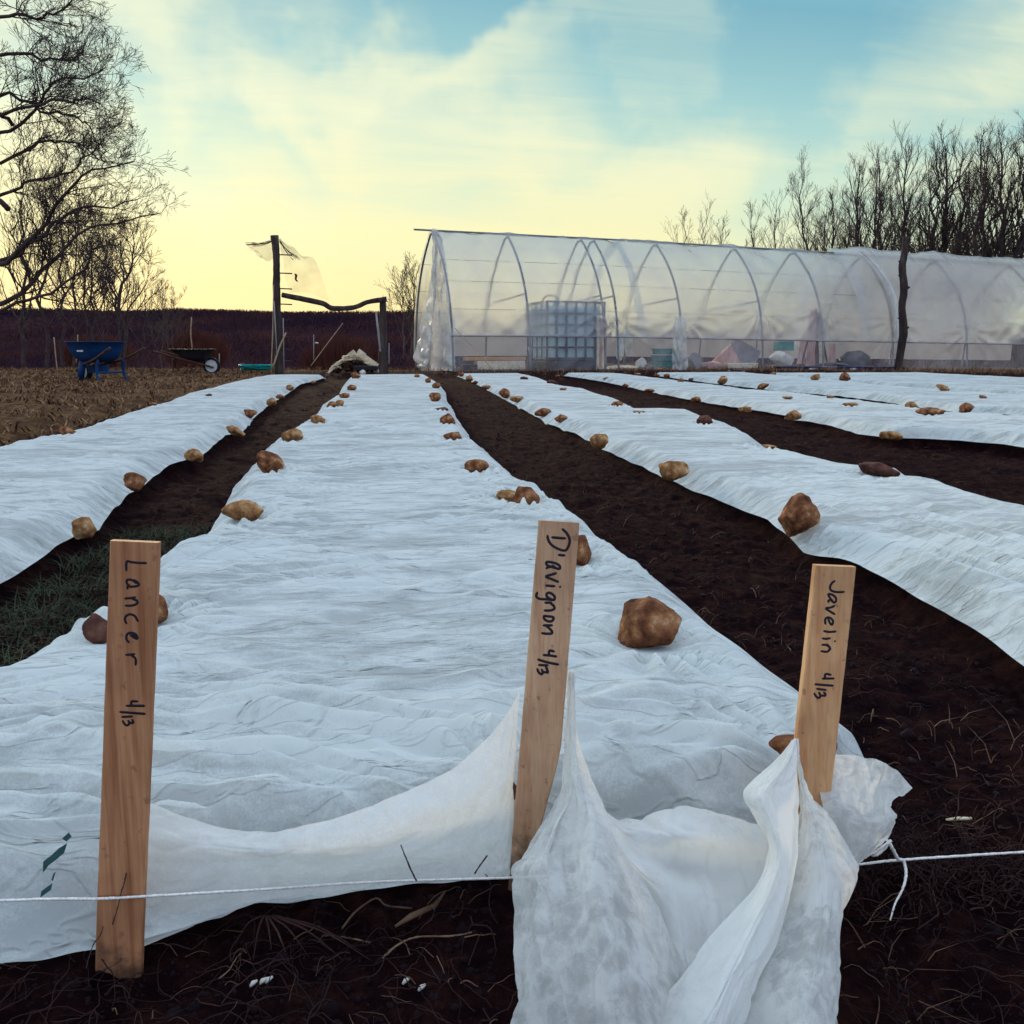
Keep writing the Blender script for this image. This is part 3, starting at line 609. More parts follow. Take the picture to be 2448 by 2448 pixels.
lobe = [
 [(1358, 1602, 1.12), (1363, 1602, 1.115), (1367, 1604, 1.11), (1370, 1606, 1.11), (1374, 1610, 1.12)],
 [(1345, 1750, 1.12), (1358, 1748, 1.10), (1366, 1750, 1.085), (1378, 1752, 1.10), (1389, 1755, 1.12)],
 [(1325, 1900, 1.10), (1348, 1885, 1.07), (1375, 1875, 1.05), (1400, 1868, 1.07), (1440, 1900, 1.09)],
 [(1262, 2022, 1.04), (1310, 1990, 1.02), (1355, 1975, 1.03), (1425, 1975, 1.0), (1495, 2015, 1.03)],
 [(1222, 2075, 1.005), (1275, 2080, .96), (1350, 2070, .975), (1430, 2080, .94), (1545, 2120, 1.0)],
 [(1226, 2150, .975), (1290, 2160, .94), (1370, 2170, .92), (1455, 2180, .91), (1600, 2210, .99)],
 [(1229, 2270, .945), (1300, 2275, .90), (1390, 2285, .885), (1480, 2290, .88), (1625, 2300, .965)],
 [(1225, 2380, .925), (1305, 2390, .88), (1400, 2395, .865), (1500, 2395, .86), (1632, 2385, .93)],
 [(1222, 2500, .90), (1310, 2510, .86), (1410, 2510, .845), (1510, 2510, .84), (1615, 2490, .88)]]
sheet('gathered_end', lobe, 110, 190, M_THIN, cB, amp=.0022, fs=7, seed=5, folds=(4, .0036))
swag = [
 [(1392, 1862, 1.085), (1465, 1955, 1.09), (1560, 1940, 1.10), (1650, 1922, 1.10), (1740, 1945, 1.10), (1850, 1975, 1.09)],
 [(1405, 1895, 1.065), (1500, 1985, 1.06), (1600, 1992, 1.055), (1700, 2002, 1.06), (1790, 2015, 1.07), (1862, 2020, 1.07)],
 [(1422, 1940, 1.05), (1530, 2040, 1.05), (1620, 2065, 1.065), (1705, 2075, 1.06), (1790, 2080, 1.055), (1860, 2080, 1.05)],
 [(1460, 2010, 1.02), (1570, 2100, 1.02), (1655, 2135, 1.015), (1730, 2160, 1.01), (1800, 2180, 1.01), (1850, 2180, 1.01)],
 [(1500, 2130, 1.03), (1600, 2205, 1.0), (1660, 2250, .985), (1725, 2285, .96), (1780, 2280, .965), (1850, 2260, .98)],
 [(1560, 2290, 1.0), (1628, 2320, .96), (1668, 2345, .945), (1715, 2390, .925), (1765, 2390, .925), (1850, 2360, .95)],
 [(1640, 2420, .94), (1665, 2440, .93), (1700, 2460, .91), (1735, 2480, .89), (1780, 2480, .89), (1850, 2460, .91)]]
sheet('swag', swag, 120, 110, M_FLAP, cB, amp=.0025, fs=5, seed=8, folds=(3, .003))
colL = [
 [(1893, 1768, 1.095), (1897, 1765, 1.09), (1901, 1764, 1.085), (1907, 1766, 1.085)],
 [(1845, 1826, 1.08), (1868, 1826, 1.06), (1888, 1826, 1.055), (1911, 1845, 1.065)],
 [(1771, 1893, 1.06), (1815, 1895, 1.02), (1860, 1895, 1.03), (1912, 1915, 1.045)],
 [(1796, 1962, 1.05), (1840, 1965, 1.00), (1875, 1965, 1.02), (1911, 1985, 1.03)],
 [(1830, 2030, 1.03), (1858, 2035, .985), (1882, 2040, 1.0), (1907, 2055, 1.01)],
 [(1800, 2115, 1.0), (1838, 2125, .955), (1865, 2130, .97), (1893, 2140, .985)],
 [(1700, 2230, .965), (1780, 2235, .925), (1820, 2235, .935), (1868, 2240, .955)],
 [(1625, 2325, .935), (1725, 2335, .89), (1775, 2335, .90), (1822, 2335, .92)],
 [(1575, 2390, .915), (1690, 2410, .865), (1745, 2410, .875), (1795, 2420, .895)],
 [(1520, 2480, .90), (1650, 2500, .845), (1710, 2500, .85), (1760, 2500, .87)]]
sheet('hanging_fold', colL, 80, 190, M_FLAP, cB, amp=.0015, fs=6, seed=12, folds=(3, .003))
colR = [
 [(1906, 1800, 1.09), (1908, 1806, 1.085), (1910, 1820, 1.085), (1912, 1845, 1.09)],
 [(1909, 1860, 1.075), (1918, 1880, 1.06), (1930, 1895, 1.06), (1945, 1905, 1.075)],
 [(1911, 1935, 1.055), (1935, 1945, 1.03), (1960, 1950, 1.03), (1988, 1957, 1.06)],
 [(1885, 2020, 1.05), (1945, 2030, 1.0), (1985, 2030, 1.0), (2030, 2032, 1.04)],
 [(1872, 2085, 1.04), (1950, 2100, .975), (2000, 2100, .98), (2056, 2080, 1.02)],
 [(1850, 2190, 1.0), (1945, 2190, .94), (1990, 2190, .94), (2028, 2170, .99)],
 [(1800, 2290, .97), (1925, 2285, .905), (1975, 2285, .905), (2014, 2280, .95)],
 [(1760, 2390, .935), (1900, 2380, .87), (1960, 2380, .87), (2012, 2380, .92)],
 [(1730, 2500, .90), (1880, 2500, .84), (1950, 2500, .84), (2010, 2500, .89)]]
sheet('hanging_flap', colR, 80, 190, M_THIN, cB, amp=.0018, fs=7, seed=15, folds=(3, .0022))
flap = [
 [(1950, 1795, 1.14), (2035, 1806, 1.15), (2090, 1815, 1.155), (2135, 1835, 1.14), (2182, 1880, 1.11)],
 [(1955, 1850, 1.13), (2035, 1858, 1.13), (2085, 1868, 1.13), (2118, 1885, 1.12), (2152, 1902, 1.10)],
 [(1960, 1893, 1.11), (2035, 1920, 1.10), (2085, 1938, 1.10), (2112, 1938, 1.09), (2126, 1922, 1.09)],
 [(1965, 1915, 1.09), (2035, 1948, 1.075), (2085, 1968, 1.07), (2122, 1962, 1.07), (2144, 1948, 1.075)],
 [(1975, 1990, 1.075), (2035, 2010, 1.055), (2075, 2012, 1.05), (2110, 1998, 1.06), (2138, 1978, 1.07)],
 [(1985, 2080, 1.05), (2020, 2088, 1.035), (2040, 2078, 1.035), (2062, 2055, 1.04), (2095, 2018, 1.05)]]
sheet('side_flap', flap, 90, 110, M_THIN, cB, amp=.0022, fs=7, seed=18, folds=(3, .0015))
# torn green woven plastic under the left corner
for poly in ([(178, 1993), (185, 2003), (173, 2015), (162, 2008)], [(175, 2018), (167, 2042), (149, 2057), (125, 2075), (117, 2090), (118, 2062), (137, 2047), (155, 2030)], [(148, 2085), (141, 2108), (137, 2105), (142, 2090)], [(140, 2112), (137, 2128), (111, 2147), (114, 2131)]):
    P = [onz(x, y, .118 - (y - 1990) / 160 * .05) + np.array([0, -.016, .010]) for x, y in poly]
    bx = np.array(cB.location); mbx = MB(); c = np.mean(P, 0)
    mbx.add(np.array([c] + P), [[0, i + 1, (i + 1) % len(P) + 1] for i in range(len(P))])
    mbx.build('green_patch', M_GREENP, cB, bx)

# ------------------------------------------------------------------ stones as objects
import bmesh
def stone_mesh(seed, sx, sy, sz, m, sub=4):
    bm = bmesh.new(); bmesh.ops.create_icosphere(bm, subdivisions=sub, radius=1)
    rs = np.random.RandomState(seed)
    V = np.array([v.co[:] for v in bm.verts])
    dirs = rs.normal(size=(10, 3)); dirs /= np.linalg.norm(dirs, axis=1)[:, None]; offs = rs.uniform(.56, .86, 10)
    for d, o in zip(dirs, offs):           # knock flats off the ball
        e = V @ d - o; V = V - np.where(e > 0, e * .95, 0)[:, None] * d
    V = V * (1 + .08 * pn(V[:, 0] * 1.3 + V[:, 2], V[:, 1] * 1.4 + V[:, 2] * .5, seed + 40) + .05 * pn(V[:, 0] * 2 + V[:, 2], V[:, 1] * 2, seed) + .035 * fbm(V[:, 0] * 5, V[:, 1] * 6 + V[:, 2] * 5, 3, seed))[:, None]
    lo, hi = V.min(0), V.max(0); V = (V - (lo + hi) / 2) / ((hi - lo) / 2)
    V = V * np.array([sx, sy, sz])
    for v, c in zip(bm.verts, V): v.co = c
    me = bpy.data.meshes.new('stone'); bm.to_mesh(me); bm.free(); me.shade_smooth(); me.materials.append(m); return me
COVNAME = {'A': 'leftmost cover', 'B': 'staked cover', 'C': 'first cover right of stakes', 'D': 'second cover right of stakes', 'E': 'third cover right of stakes'}
COLN = ['brown', 'tan', 'dark brown']
ORD = ['nearest', 'second nearest', 'third', 'fourth', 'fifth', 'sixth', 'seventh', 'eighth', 'ninth', 'tenth', 'eleventh', 'twelfth', 'thirteenth', 'fourteenth']
SPECIAL = {('Br', 0): 'dark stone half hidden behind the foot of the middle stake', ('Br', 1): 'brown stone holding the cover behind the rightmost stake',
 ('Br', 2): 'big wedge-shaped brown stone between the middle and right stakes', ('Br', 3): 'brown stone peeping out right of the middle stake top',
 ('Bl', 0): 'dark stone peeping out left of the leftmost stake', ('Bl', 1): 'brown stone peeping out right of the leftmost stake',
 ('Bl', 2): 'large flat tan stone on left edge of the staked cover, nearest whole one', ('Cl', 0): 'tall standing brown stone alone on the cover right of the stakes',
 ('Cl', 1): 'blocky speckled tan stone up the bed from the tall standing stone', ('Ar', 0): 'squarish tan stone nearest the camera on the leftmost cover',
 ('Cr', 0): 'long low dark purplish stone on far edge of the lengthwise-folded cover', ('Dr', 0): 'long rounded brown stone on far edge of second cover right of stakes',
 ('El', 0): 'tilted brown stone near right end of the third cover from the stakes'}
from mathutils.bvhtree import BVHTree
COVS = []
for _o in (cA, cB, cC, cD, cE, cF):
    vs_ = [_o.location + v.co for v in _o.data.vertices]; COVS.append(BVHTree.FromPolygons(vs_, [tuple(p_.vertices) for p_ in _o.data.polygons]))
def cloth_z(x, y, dflt):
    b_ = [h[0].z for h in (t_.ray_cast(Vector((x, y, 1)), Vector((0, 0, -1))) for t_ in COVS) if h[0] is not None]
    return max(b_) if b_ else dflt
for n_, (k, i, p, sw, sh, c, rot) in enumerate(STONES):
    px_, py_ = ST[k][i][0], ST[k][i][1]; hh_ = sh * .56; zc = .112 + hh_ * .7
    for _ in range(5):
        q = onz(px_, py_, zc); zs = np.mean([cloth_z(q[0] + ax * sw * .2, q[1] + ay * sw * .2, .10) for ax, ay in ((0, 0), (1, 0), (-1, 0), (0, -1))]); zc = .5 * zc + .5 * (zs + hh_ * .74)
    if (k, i) != ('Br', 0): p = onz(px_, py_, zc) - np.array([0, 0, sh * .42 + .012])
    me = stone_mesh(501 + n_ * 7, sw / 2, sw * .42, sh * .56, M_STONES[c], 4 if sw * F / max(p[1], 1) > 30 else 3)
    o = bpy.data.objects.new('fieldstone', me); COL.objects.link(o)
    ang = -YAW - math.atan2((np.dot(p - CAM, RGT)), np.dot(p - CAM, FWD)) * .9
    o.rotation_euler = (R(-6), -R(-rot), ang)
    o.location = (p[0], p[1], p[2] + .012 + sh * .42)
    side = {'l': 'left', 'r': 'right'}[k[1]]
    if k in ('Cl', 'Dl', 'El'): side = 'near'
    if k in ('Cr', 'Dr', 'Er'): side = 'far'
    size = 'small ' if sw < .12 else ('large ' if sw > .22 else '')
    shp = 'flat ' if sh < sw * .42 else ('rounded ' if sh > sw * .65 else '')
    lab = SPECIAL.get((k, i)) or f"{size}{shp}{COLN[c]} stone, {ORD[i]} on {side} edge, {COVNAME[k[0]]}"
    tag(o, lab, 'stone', 'stones weighing down the row covers')

# ------------------------------------------------------------------ stakes with handwriting
def crop(strokes, sc, ox, oy): return [[(ox + x * sc, oy + y * sc) for x, y in s] for s in strokes]
k1, k3, k5 = .13457, .1087, .10352
INK1 = crop([[(815, 490), (680, 487), (560, 475), (470, 465), (462, 620)], [(640, 850), (560, 790), (475, 790), (475, 850), (520, 905), (610, 905), (680, 885), (670, 840), (600, 790)], [(510, 880), (480, 920), (485, 945)],
             [(440, 1120), (540, 1110), (620, 1100)], [(560, 1120), (650, 1160), (650, 1210), (560, 1245), (450, 1245)], [(665, 1520), (610, 1430), (520, 1400), (450, 1440), (440, 1510), (465, 1560)],
             [], []], k1, 240, 1280)
INK1 += crop([[(610, 130), (690, 190), (735, 190), (700, 120), (610, 90), (545, 130), (540, 210), (580, 265)], [(650, 120), (700, 160)], [(530, 487), (620, 480), (680, 475)], [(620, 490), (690, 540), (705, 600), (700, 660)],
              [(735, 1315), (630, 1315), (630, 1390)], [(540, 1390), (700, 1390), (855, 1392)], [(425, 1500), (620, 1515), (865, 1535)], [(460, 1588), (640, 1580)], [(475, 1660), (500, 1710), (550, 1740), (590, 1700), (570, 1655)], [(580, 1680), (640, 1700), (660, 1680), (640, 1640)]], k1, 230, 1500)
INK2 = crop([[(780, 320), (870, 410), (930, 520), (935, 620), (890, 740), (830, 790), (720, 770), (580, 700), (500, 620), (460, 540), (450, 465)], [(550, 500), (700, 515), (840, 525)], [(695, 888), (825, 900)],
             [(560, 1120), (640, 1180), (720, 1190), (710, 1120), (600, 1065), (460, 1040), (420, 1065), (450, 1120), (540, 1150), (640, 1180)], [(540, 1150), (460, 1160), (425, 1185)], [(640, 1290), (540, 1320), (415, 1365), (540, 1420), (685, 1480)],
             [(420, 1560), (520, 1570), (605, 1575)], [(722, 1590), (732, 1592)], [(440, 1730), (500, 1720), (580, 1770), (610, 1830), (580, 1880), (480, 1840), (430, 1790), (430, 1735)], [(580, 1880), (430, 1865), (280, 1855), (210, 1810), (205, 1760), (225, 1715)]], k3, 1260, 1230)
INK2 += crop([[(580, 190), (720, 190)], [(700, 200), (760, 250), (790, 310), (740, 350), (640, 365), (570, 360)], [(560, 480), (640, 490), (760, 510), (755, 570), (700, 605), (620, 590), (560, 540), (555, 480)], [(545, 690), (735, 690)], [(600, 700), (690, 770), (740, 840), (710, 870), (600, 872), (510, 860)],
              [(780, 1265), (680, 1245), (665, 1330)], [(545, 1340), (700, 1355), (830, 1375)], [(425, 1440), (620, 1500), (870, 1550)], [(445, 1560), (640, 1570)], [(410, 1650), (440, 1720), (500, 1765), (530, 1730), (510, 1660)], [(530, 1720), (610, 1720), (645, 1730), (620, 1650), (600, 1600)]], k3, 1240, 1420)
INK3 = crop([[(730, 570), (670, 610), (620, 700), (640, 780), (720, 815), (830, 825), (945, 820)], [(640, 1010), (700, 1060), (750, 1050), (760, 970), (700, 900), (620, 870), (580, 880), (620, 960), (680, 1030)], [(620, 1010), (580, 1020), (590, 1060)],
             [(725, 1140), (640, 1180), (525, 1200), (620, 1270), (725, 1335)], [(580, 1450), (620, 1540), (665, 1580), (690, 1500), (640, 1430), (560, 1410), (510, 1460), (515, 1560)], [(480, 1725), (600, 1745), (755, 1735)]], k5, 1920, 1330)
INK3 += crop([[(640, 250), (720, 262), (815, 250)], [(920, 315), (930, 318)], [(630, 400), (770, 400)], [(720, 405), (790, 440), (812, 490), (770, 550), (700, 560), (610, 545)],
              [(835, 1095), (710, 1075), (695, 1180)], [(640, 1180), (900, 1178)], [(470, 1310), (690, 1330), (885, 1345)], [(510, 1415), (720, 1445)], [(450, 1520), (500, 1600), (550, 1630), (590, 1580), (560, 1500)], [(590, 1580), (650, 1570), (700, 1580), (705, 1530), (670, 1500)]], k5, 1900, 1500)
def stake(tl, tr, bl, br, dt, db, thick, ink, rpx, m, label, pointed=None, ext=.09):
    TL, TR = dep(*tl, dt), dep(*tr, dt); BL, BR = dep(*bl, db), dep(*br, db)
    ax = (TL + TR) / 2 - (BL + BR) / 2; Ln = np.linalg.norm(ax); ax /= Ln
    wd = TR - TL; W_ = np.linalg.norm(wd); wd = wd / W_
    nrm = np.cross(wd, ax); nrm /= np.linalg.norm(nrm)                 # towards the camera
    if np.dot(nrm, FWD) > 0: nrm = -nrm
    O = (BL + BR) / 2 - ax * ext
    root = empty('garden_stake', O, label, 'stake', 'hand-lettered wooden stakes at the front of the bed')
    topw = wd * W_ / 2; botw = (BR - BL) / 2
    def at(t): return O + ax * (Ln + ext) * t
    ts = np.linspace(0, 1, 24)
    mb = MB(); V = []; Fs = []
    b_ = .0016
    rs = np.random.RandomState(3)
    for t in ts:
        hw = botw * (1 - t) + topw * t; hl = np.linalg.norm(hw); u_ = hw / hl
        r_edge = hl; l_edge = -hl
        if pointed and t < pointed: r_edge = hl - (1 - t / pointed) * hl * 1.7
        c = at(t)
        j = rs.uniform(-1, 1) * .00025
        for (x, y) in ((l_edge, 0 - b_), (l_edge + b_, 0), (r_edge - b_, 0), (r_edge, -b_), (r_edge, -thick + b_), (r_edge - b_, -thick), (l_edge + b_, -thick), (l_edge, -thick + b_)):
            V.append(c + u_ * (x + j) + nrm * y)
    n = 8
    for i in range(len(ts) - 1):
        for q in range(n): Fs.append([i * n + q, i * n + (q + 1) % n, (i + 1) * n + (q + 1) % n, (i + 1) * n + q])
    Fs += [list(range(n)), [(len(ts) - 1) * n + q for q in range(n)]]
    mb.add(np.array(V), Fs); mb.build('board', m, root, O)
    # lettering: strokes laid on the face plane, half sunk in the wood
    mi = MB()
    P0 = (TL + BR) / 2
    for s in ink:
        if len(s) < 2: continue
        W3 = []
        for (x, y) in s:
            r = ray(x, y); t = np.dot(P0 - CAM, nrm) / np.dot(r, nrm); W3.append(CAM + r * t)
        W3 = np.array(W3); ln = np.linalg.norm(np.diff(W3, axis=0), axis=1).sum()
        Q = cr(W3, max(4, int(ln / .0012))) if len(W3) > 2 else np.linspace(W3[0], W3[-1], max(4, int(ln / .0012)))
        rad = rpx / F * (dt + db) / 2
        k_ = len(Q); rr = np.full(k_, rad); rr[0] *= .6; rr[-1] *= .6
        T0 = (Q[0] - Q[1]) / (np.linalg.norm(Q[0] - Q[1]) + 1e-9); T1 = (Q[-1] - Q[-2]) / (np.linalg.norm(Q[-1] - Q[-2]) + 1e-9)
        Q = np.vstack([Q[0] + T0 * rad * .55, Q, Q[-1] + T1 * rad * .55]); rr = np.concatenate([[rad * .25], rr, [rad * .25]]); rr[1] = rad * .85; rr[-2] = rad * .85
        V = []; m_ = len(Q); Tn = np.gradient(Q, axis=0)
        for i in range(m_):
            B = np.cross(Tn[i], nrm); B /= np.linalg.norm(B) + 1e-9
            for a in (-1, -.6, 0, .6, 1): V.append(Q[i] + B * a * rr[i] + nrm * (.00045 * (1 - a * a) - .0001))
        mi.add(np.array(V), [[i * 5 + q, i * 5 + q + 1, (i + 1) * 5 + q + 1, (i + 1) * 5 + q] for i in range(m_ - 1) for q in range(4)])
    mi.build('handwriting', M_INK, root, O)
    return root
s1 = stake((262, 1293), (379, 1298), (224, 2350), (335, 2346), .90, .965, .009, INK1, 4.5, M_WOOD[0], 'leftmost wooden stake with Lancer 4/13 written in black marker')
s2 = stake((1288, 1244), (1386, 1250), (1219, 2075), (1318, 2075), 1.055, 1.085, .009, INK2, 4.2, M_WOOD[1], "middle wooden stake reading D'avignon 4/13, cloth gathered at its foot", pointed=.46)
s3 = stake((1951, 1352), (2048, 1356), (1872, 2080), (1968, 2080), 1.055, 1.085, .014, INK3, 3.6, M_WOOD[2], 'rightmost wooden stake with Javelin 4/13 in marker and a red knot stain')
# small dark crack twigs hanging over stake 1's foot are roots

# ------------------------------------------------------------------ twine
tw = MB()
P = [dep(-200, 2160, .93), dep(100, 2150, .94), dep(225, 2149, .945), dep(345, 2143, .95), dep(600, 2128, .99), dep(900, 2108, 1.03), dep(1228, 2098, 1.06), dep(1500, 2085, 1.10), dep(1990, 2070, 1.085), dep(2140, 2057, 1.08), dep(2365, 2042, 1.10), dep(2600, 2028, 1.13)]
Q = cr(P, 420); tw.tube(Q, .0014, 6, wob=.18, seed=4)
o = tw.build('twine_line', M_TWINE, None, P[0], True); tag(o, 'taut white twine strung low along the front of the stakes', 'string')
kn = MB()
kn.tube(cr([dep(2098, 2010, 1.05), dep(2118, 2008, 1.045), dep(2130, 2022, 1.045), dep(2146, 2052, 1.06), dep(2160, 2058, 1.07), dep(2166, 2090, 1.06), dep(2158, 2125, 1.05), dep(2140, 2160, 1.04), dep(2128, 2200, 1.03)], 90), np.interp(np.linspace(0, 1, 90), [0, .3, .6, 1], [.0012, .002, .0016, .0008]), 6, wob=.2)
kn.tube(cr([dep(2130, 2010, 1.045), dep(2115, 2020, 1.04), dep(2098, 2034, 1.04), dep(2085, 2044, 1.045), dep(2102, 2040, 1.045), dep(2124, 2018, 1.045)], 50), .0016, 6, wob=.25)
o = kn.build('frayed_knot', M_TWINE, None, dep(2146, 2052, 1.06), True); tag(o, 'frayed white string end tied round the twine at right, tail hanging', 'string')

# ------------------------------------------------------------------ soil clods, roots, straw, grass (stuff)
rs = np.random.RandomState(11)
def covered(u, v):
    c = np.zeros(u.shape, bool)
    for k, (l, r, v0) in BEDS.items():
        fr = v > (vfront(u) + .01) if k == 'B' else v > v0
        if k == 'A':
            qx, qy = project(u, v); c |= (qx > 1190) & (qx < 2050) & (qy > 1990) & (v > .3)
        c |= (u > hu(l, v) - .005) & (u < hu(r, v) + .005) & fr & (v < END[k])
    return c
def project(u, v, z=0.0):
    d = np.stack([u, v, np.full_like(u, z)], -1) - CAM; f_ = d @ FWD
    return 1224 + F * (d @ RGT) / f_, 1224 - F * (d @ UP) / f_
def scatter(n, rmin, rmax, a0, a1, power=1.0):
    r = np.exp(rs.uniform(math.log(rmin), math.log(rmax), n) ** 1) if power == 1 else rmin + (rmax - rmin) * rs.uniform(0, 1, n) ** power
    a = np.radians(rs.uniform(a0, a1, n)) + YAW
    return r * np.sin(a), r * np.cos(a)
def soilz(u, v):
    s = bed_soil(u, v); lv = np.maximum(1 - sstep(-2.45, -2.05, u), sstep(18.2, 19.6, v))
    rough = (.011 * fbm(u * 7, v * 7, 4, 3) + .010 * np.abs(fbm(u * 19, v * 19, 3, 9))) * (1 - .75 * sstep(.04, .09, s)) + .018 * fbm(u * 1.7, v * 1.7, 2, 5) * (1 - sstep(.0, .05, s))
    g_ = ground_z(u, v)
    return np.where(s > .001, np.maximum(g_, s), g_) + np.where(lv > .5, .03 * fbm(u * 1.1, v * 1.1, 5, 11), rough)
# clods
u, v = scatter(20000, .75, 17, -34, 34); ok = ~covered(u, v) & (u > -2.2); u, v = u[ok], v[ok]
zz = soilz(u, v); dist = np.hypot(u, v)
bm = bmesh.new(); bmesh.ops.create_icosphere(bm, subdivisions=1, radius=1); IV = np.array([x.co[:] for x in bm.verts]); IF = np.array([[x.index for x in f.verts] for f in bm.faces]); bm.free()
sz = np.clip(rs.lognormal(-6.1, .55, len(u)), .001, .010) * (1 + dist * .10)
D = 1 + rs.uniform(-.5, .5, (len(u), len(IV), 1))
VV = IV[None] * D * sz[:, None, None] * rs.uniform(.6, 1.2, (len(u), 1, 3)) + np.stack([u, v, zz - sz * .15], 1)[:, None]
FF = (IF[None] + (np.arange(len(u)) * len(IV))[:, None, None]).reshape(-1, 3)
tag(mesh('soil_clods', VV.reshape(-1, 3), FF, M_SOILC, smooth=False), 'dark crumbled soil clods on the paths and the front bank', 'soil', kind='stuff')
# roots and straw
def strands(n, name, m, lmin, lmax, rad, u, v, lift=.006, curl=1.2, label='', K=7, up=.0):
    n = len(u); lw = rs.uniform(.3, 1.5, n); h = rs.uniform(0, 2 * math.pi, n); ln = rs.uniform(lmin, lmax, n) * (1 + np.hypot(u, v) * .05)
    P = [np.stack([u, v, soilz(u, v) + lift * rs.uniform(.3, 1.6, n)], 1)]; bend = rs.normal(0, curl, n)
    for k in range(1, K):
        h = h + bend / K + rs.normal(0, curl * .20, n)
        q = P[-1].copy(); q[:, 0] += np.cos(h) * ln / K; q[:, 1] += np.sin(h) * ln / K
        q[:, 2] = soilz(q[:, 0], q[:, 1]) + lift * (1 + 1.6 * np.sin(k / K * math.pi)) * lw + up * ln * k / K * rs.uniform(0, 1, n); P.append(q)
    P = np.array(P); rr = rad * rs.uniform(.5, 1.5, n) * (1 + np.hypot(u, v) * .12)
    A = P[:-1].reshape(-1, 3); B = P[1:].reshape(-1, 3)
    tp = np.linspace(1, .45, K)[:, None] * rr[None]
    V_, F_ = segtubes(A, B, tp[:-1].ravel(), tp[1:].ravel(), 3)
    return tag(mesh(name, V_, F_, m), label, 'plant debris', kind='stuff')
u, v = scatter(4200, .75, 13, -34, 34); ok = ~covered(u, v) & (u > -2.2); strands(0, 'roots', M_ROOT, .02, .11, .0006, u[ok], v[ok], label='fine brown roots matted over the bare soil', curl=1.1, K=14)
u, v = scatter(1100, .75, 12, -34, 34); ok = ~covered(u, v) & (u > -2.2); strands(0, 'straw', M_STRAW, .012, .05, .00065, u[ok], v[ok], label='pale straw bits lying on the bare soil', curl=.4, K=6, lift=.005)
# grass
def blades(u, v, hmin, hmax, wd, name, m, label, lean=.6, zfun=soilz):
    n = len(u); z = zfun(u, v); h = rs.uniform(hmin, hmax, n); a = rs.uniform(0, 2 * math.pi, n); ln = rs.uniform(.1, lean, n) * h
    w_ = wd * (1 + np.hypot(u, v) * .06)
    ca, sa = np.cos(a), np.sin(a); p0 = np.stack([u, v, z - .005], 1)
    side = np.stack([-sa, ca, 0 * a], 1) * w_[:, None]; d = np.stack([ca, sa, 0 * a], 1)
    mid = p0 + d * (ln * .35)[:, None] + np.array([0, 0, 1]) * (h * .6)[:, None]; tip = p0 + d * ln[:, None] * 1.3 + np.array([0, 0, 1]) * h[:, None]
    V_ = np.stack([p0 - side, p0 + side, mid + side * .7, mid - side * .7, tip], 1).reshape(-1, 3); k = np.arange(n)[:, None] * 5
    return tag(mesh(name, V_, [k + np.array([[0, 1, 2, 3]]), k + np.array([[3, 2, 4]])], m), label, 'grass', kind='stuff')
# left field
lt = rs.uniform(-13, 0, 120000); fd = 3 + 20.5 * rs.uniform(0, 1, 120000) ** .8
u = lt * cy_ + fd * sy_; v = -lt * sy_ + fd * cy_
okf = (u < hu(HA_L, v) - .03) & (pn(u * 1.2, v * 1.2, 31) + .8 * pn(u * 4, v * 4, 33) > -.15)
blades(u[okf], v[okf], .018, .085, .0042, 'dry_grass', M_DRYG, 'brown dead grass left of the beds', lean=3.2)
lt = rs.uniform(-13, 14, 15000); fd = rs.uniform(18.8, 27, 15000); u = lt * cy_ + fd * sy_; v = -lt * sy_ + fd * cy_; ok = v > 18.7
blades(u[ok], v[ok], .03, .13, .0025, 'dry_grass_margin', M_DRYG, 'brown dead grass beyond the far ends of the beds', lean=1.4)
u = rs.uniform(-1.5, -.55, 14000); v = 1.15 + 2.2 * rs.uniform(0, 1, 14000); ok = ~covered(u, v) & (u > hu(HA_R, v) + .02) & (pn(u * 3, v * 3, 51) > -.35)
blades(u[ok], v[ok], .012, .045, .0012, 'green_grass', M_GRNG, 'short dark green grass on the path beside the leftmost stake', lean=2.4)
u, v = scatter(900, .9, 6, 0, 34); ok = ~covered(u, v) & (pn(u * 3.1, v * 3.1, 77) > .22)
blades(u[ok], v[ok], .01, .05, .0009, 'dry_tufts', M_STRAW, 'wispy dry weeds on the path right of the staked bed', lean=1.8)
u = rs.normal(.64, .10, 500); v = rs.normal(.98, .05, 500); strands(0, 'root_clump', M_ROOT, .02, .08, .0008, u, v, lift=.012, label='matted brown roots beside the side flap of cloth', curl=2.2, K=7)
# twigs and leaves near the front
def thingmesh(name, mb, m, base, label, cat, group=None, smooth=True):
    return tag(mb.build(name, m, None, base, smooth), label, cat, group)
def dz(px, py, z=.0): return onz(px, py, z)
mb = MB(); mb.tube(cr([dep(958, 2020, .985), dep(968, 2045, .985), dep(975, 2062, .985), dep(985, 2085, .99), dep(995, 2105, 1.0)], 14), np.linspace(.0006, .0011, 14), 5, wob=.4)
thingmesh('dark_twig', mb, M_BARK, dep(985, 2085, .99), 'thin dark twig standing against the white front flap', 'twig')
mb = MB(); mb.tube(cr([dep(1165, 2045, 1.02), dep(1150, 2065, 1.02), dep(1135, 2088, 1.03)], 8), .0008, 5, wob=.4)
thingmesh('dark_twig', mb, M_BARK, dep(1150, 2065, 1.02), 'short dark twig on the front flap just left of the middle stake', 'twig')
mb = MB(); mb.tube(cr([dep(302, 2087, .945), dep(297, 2110, .945), dep(288, 2140, .946), dep(280, 2175, .95), dep(268, 2210, .955)], 20), np.linspace(.0008, .0005, 20), 5, wob=.5)
mb.tube(cr([dep(246, 2215, .953), dep(240, 2235, .953), dep(225, 2255, .955), dep(212, 2290, .96), dep(205, 2320, .965)], 16), .0006, 5, wob=.5)
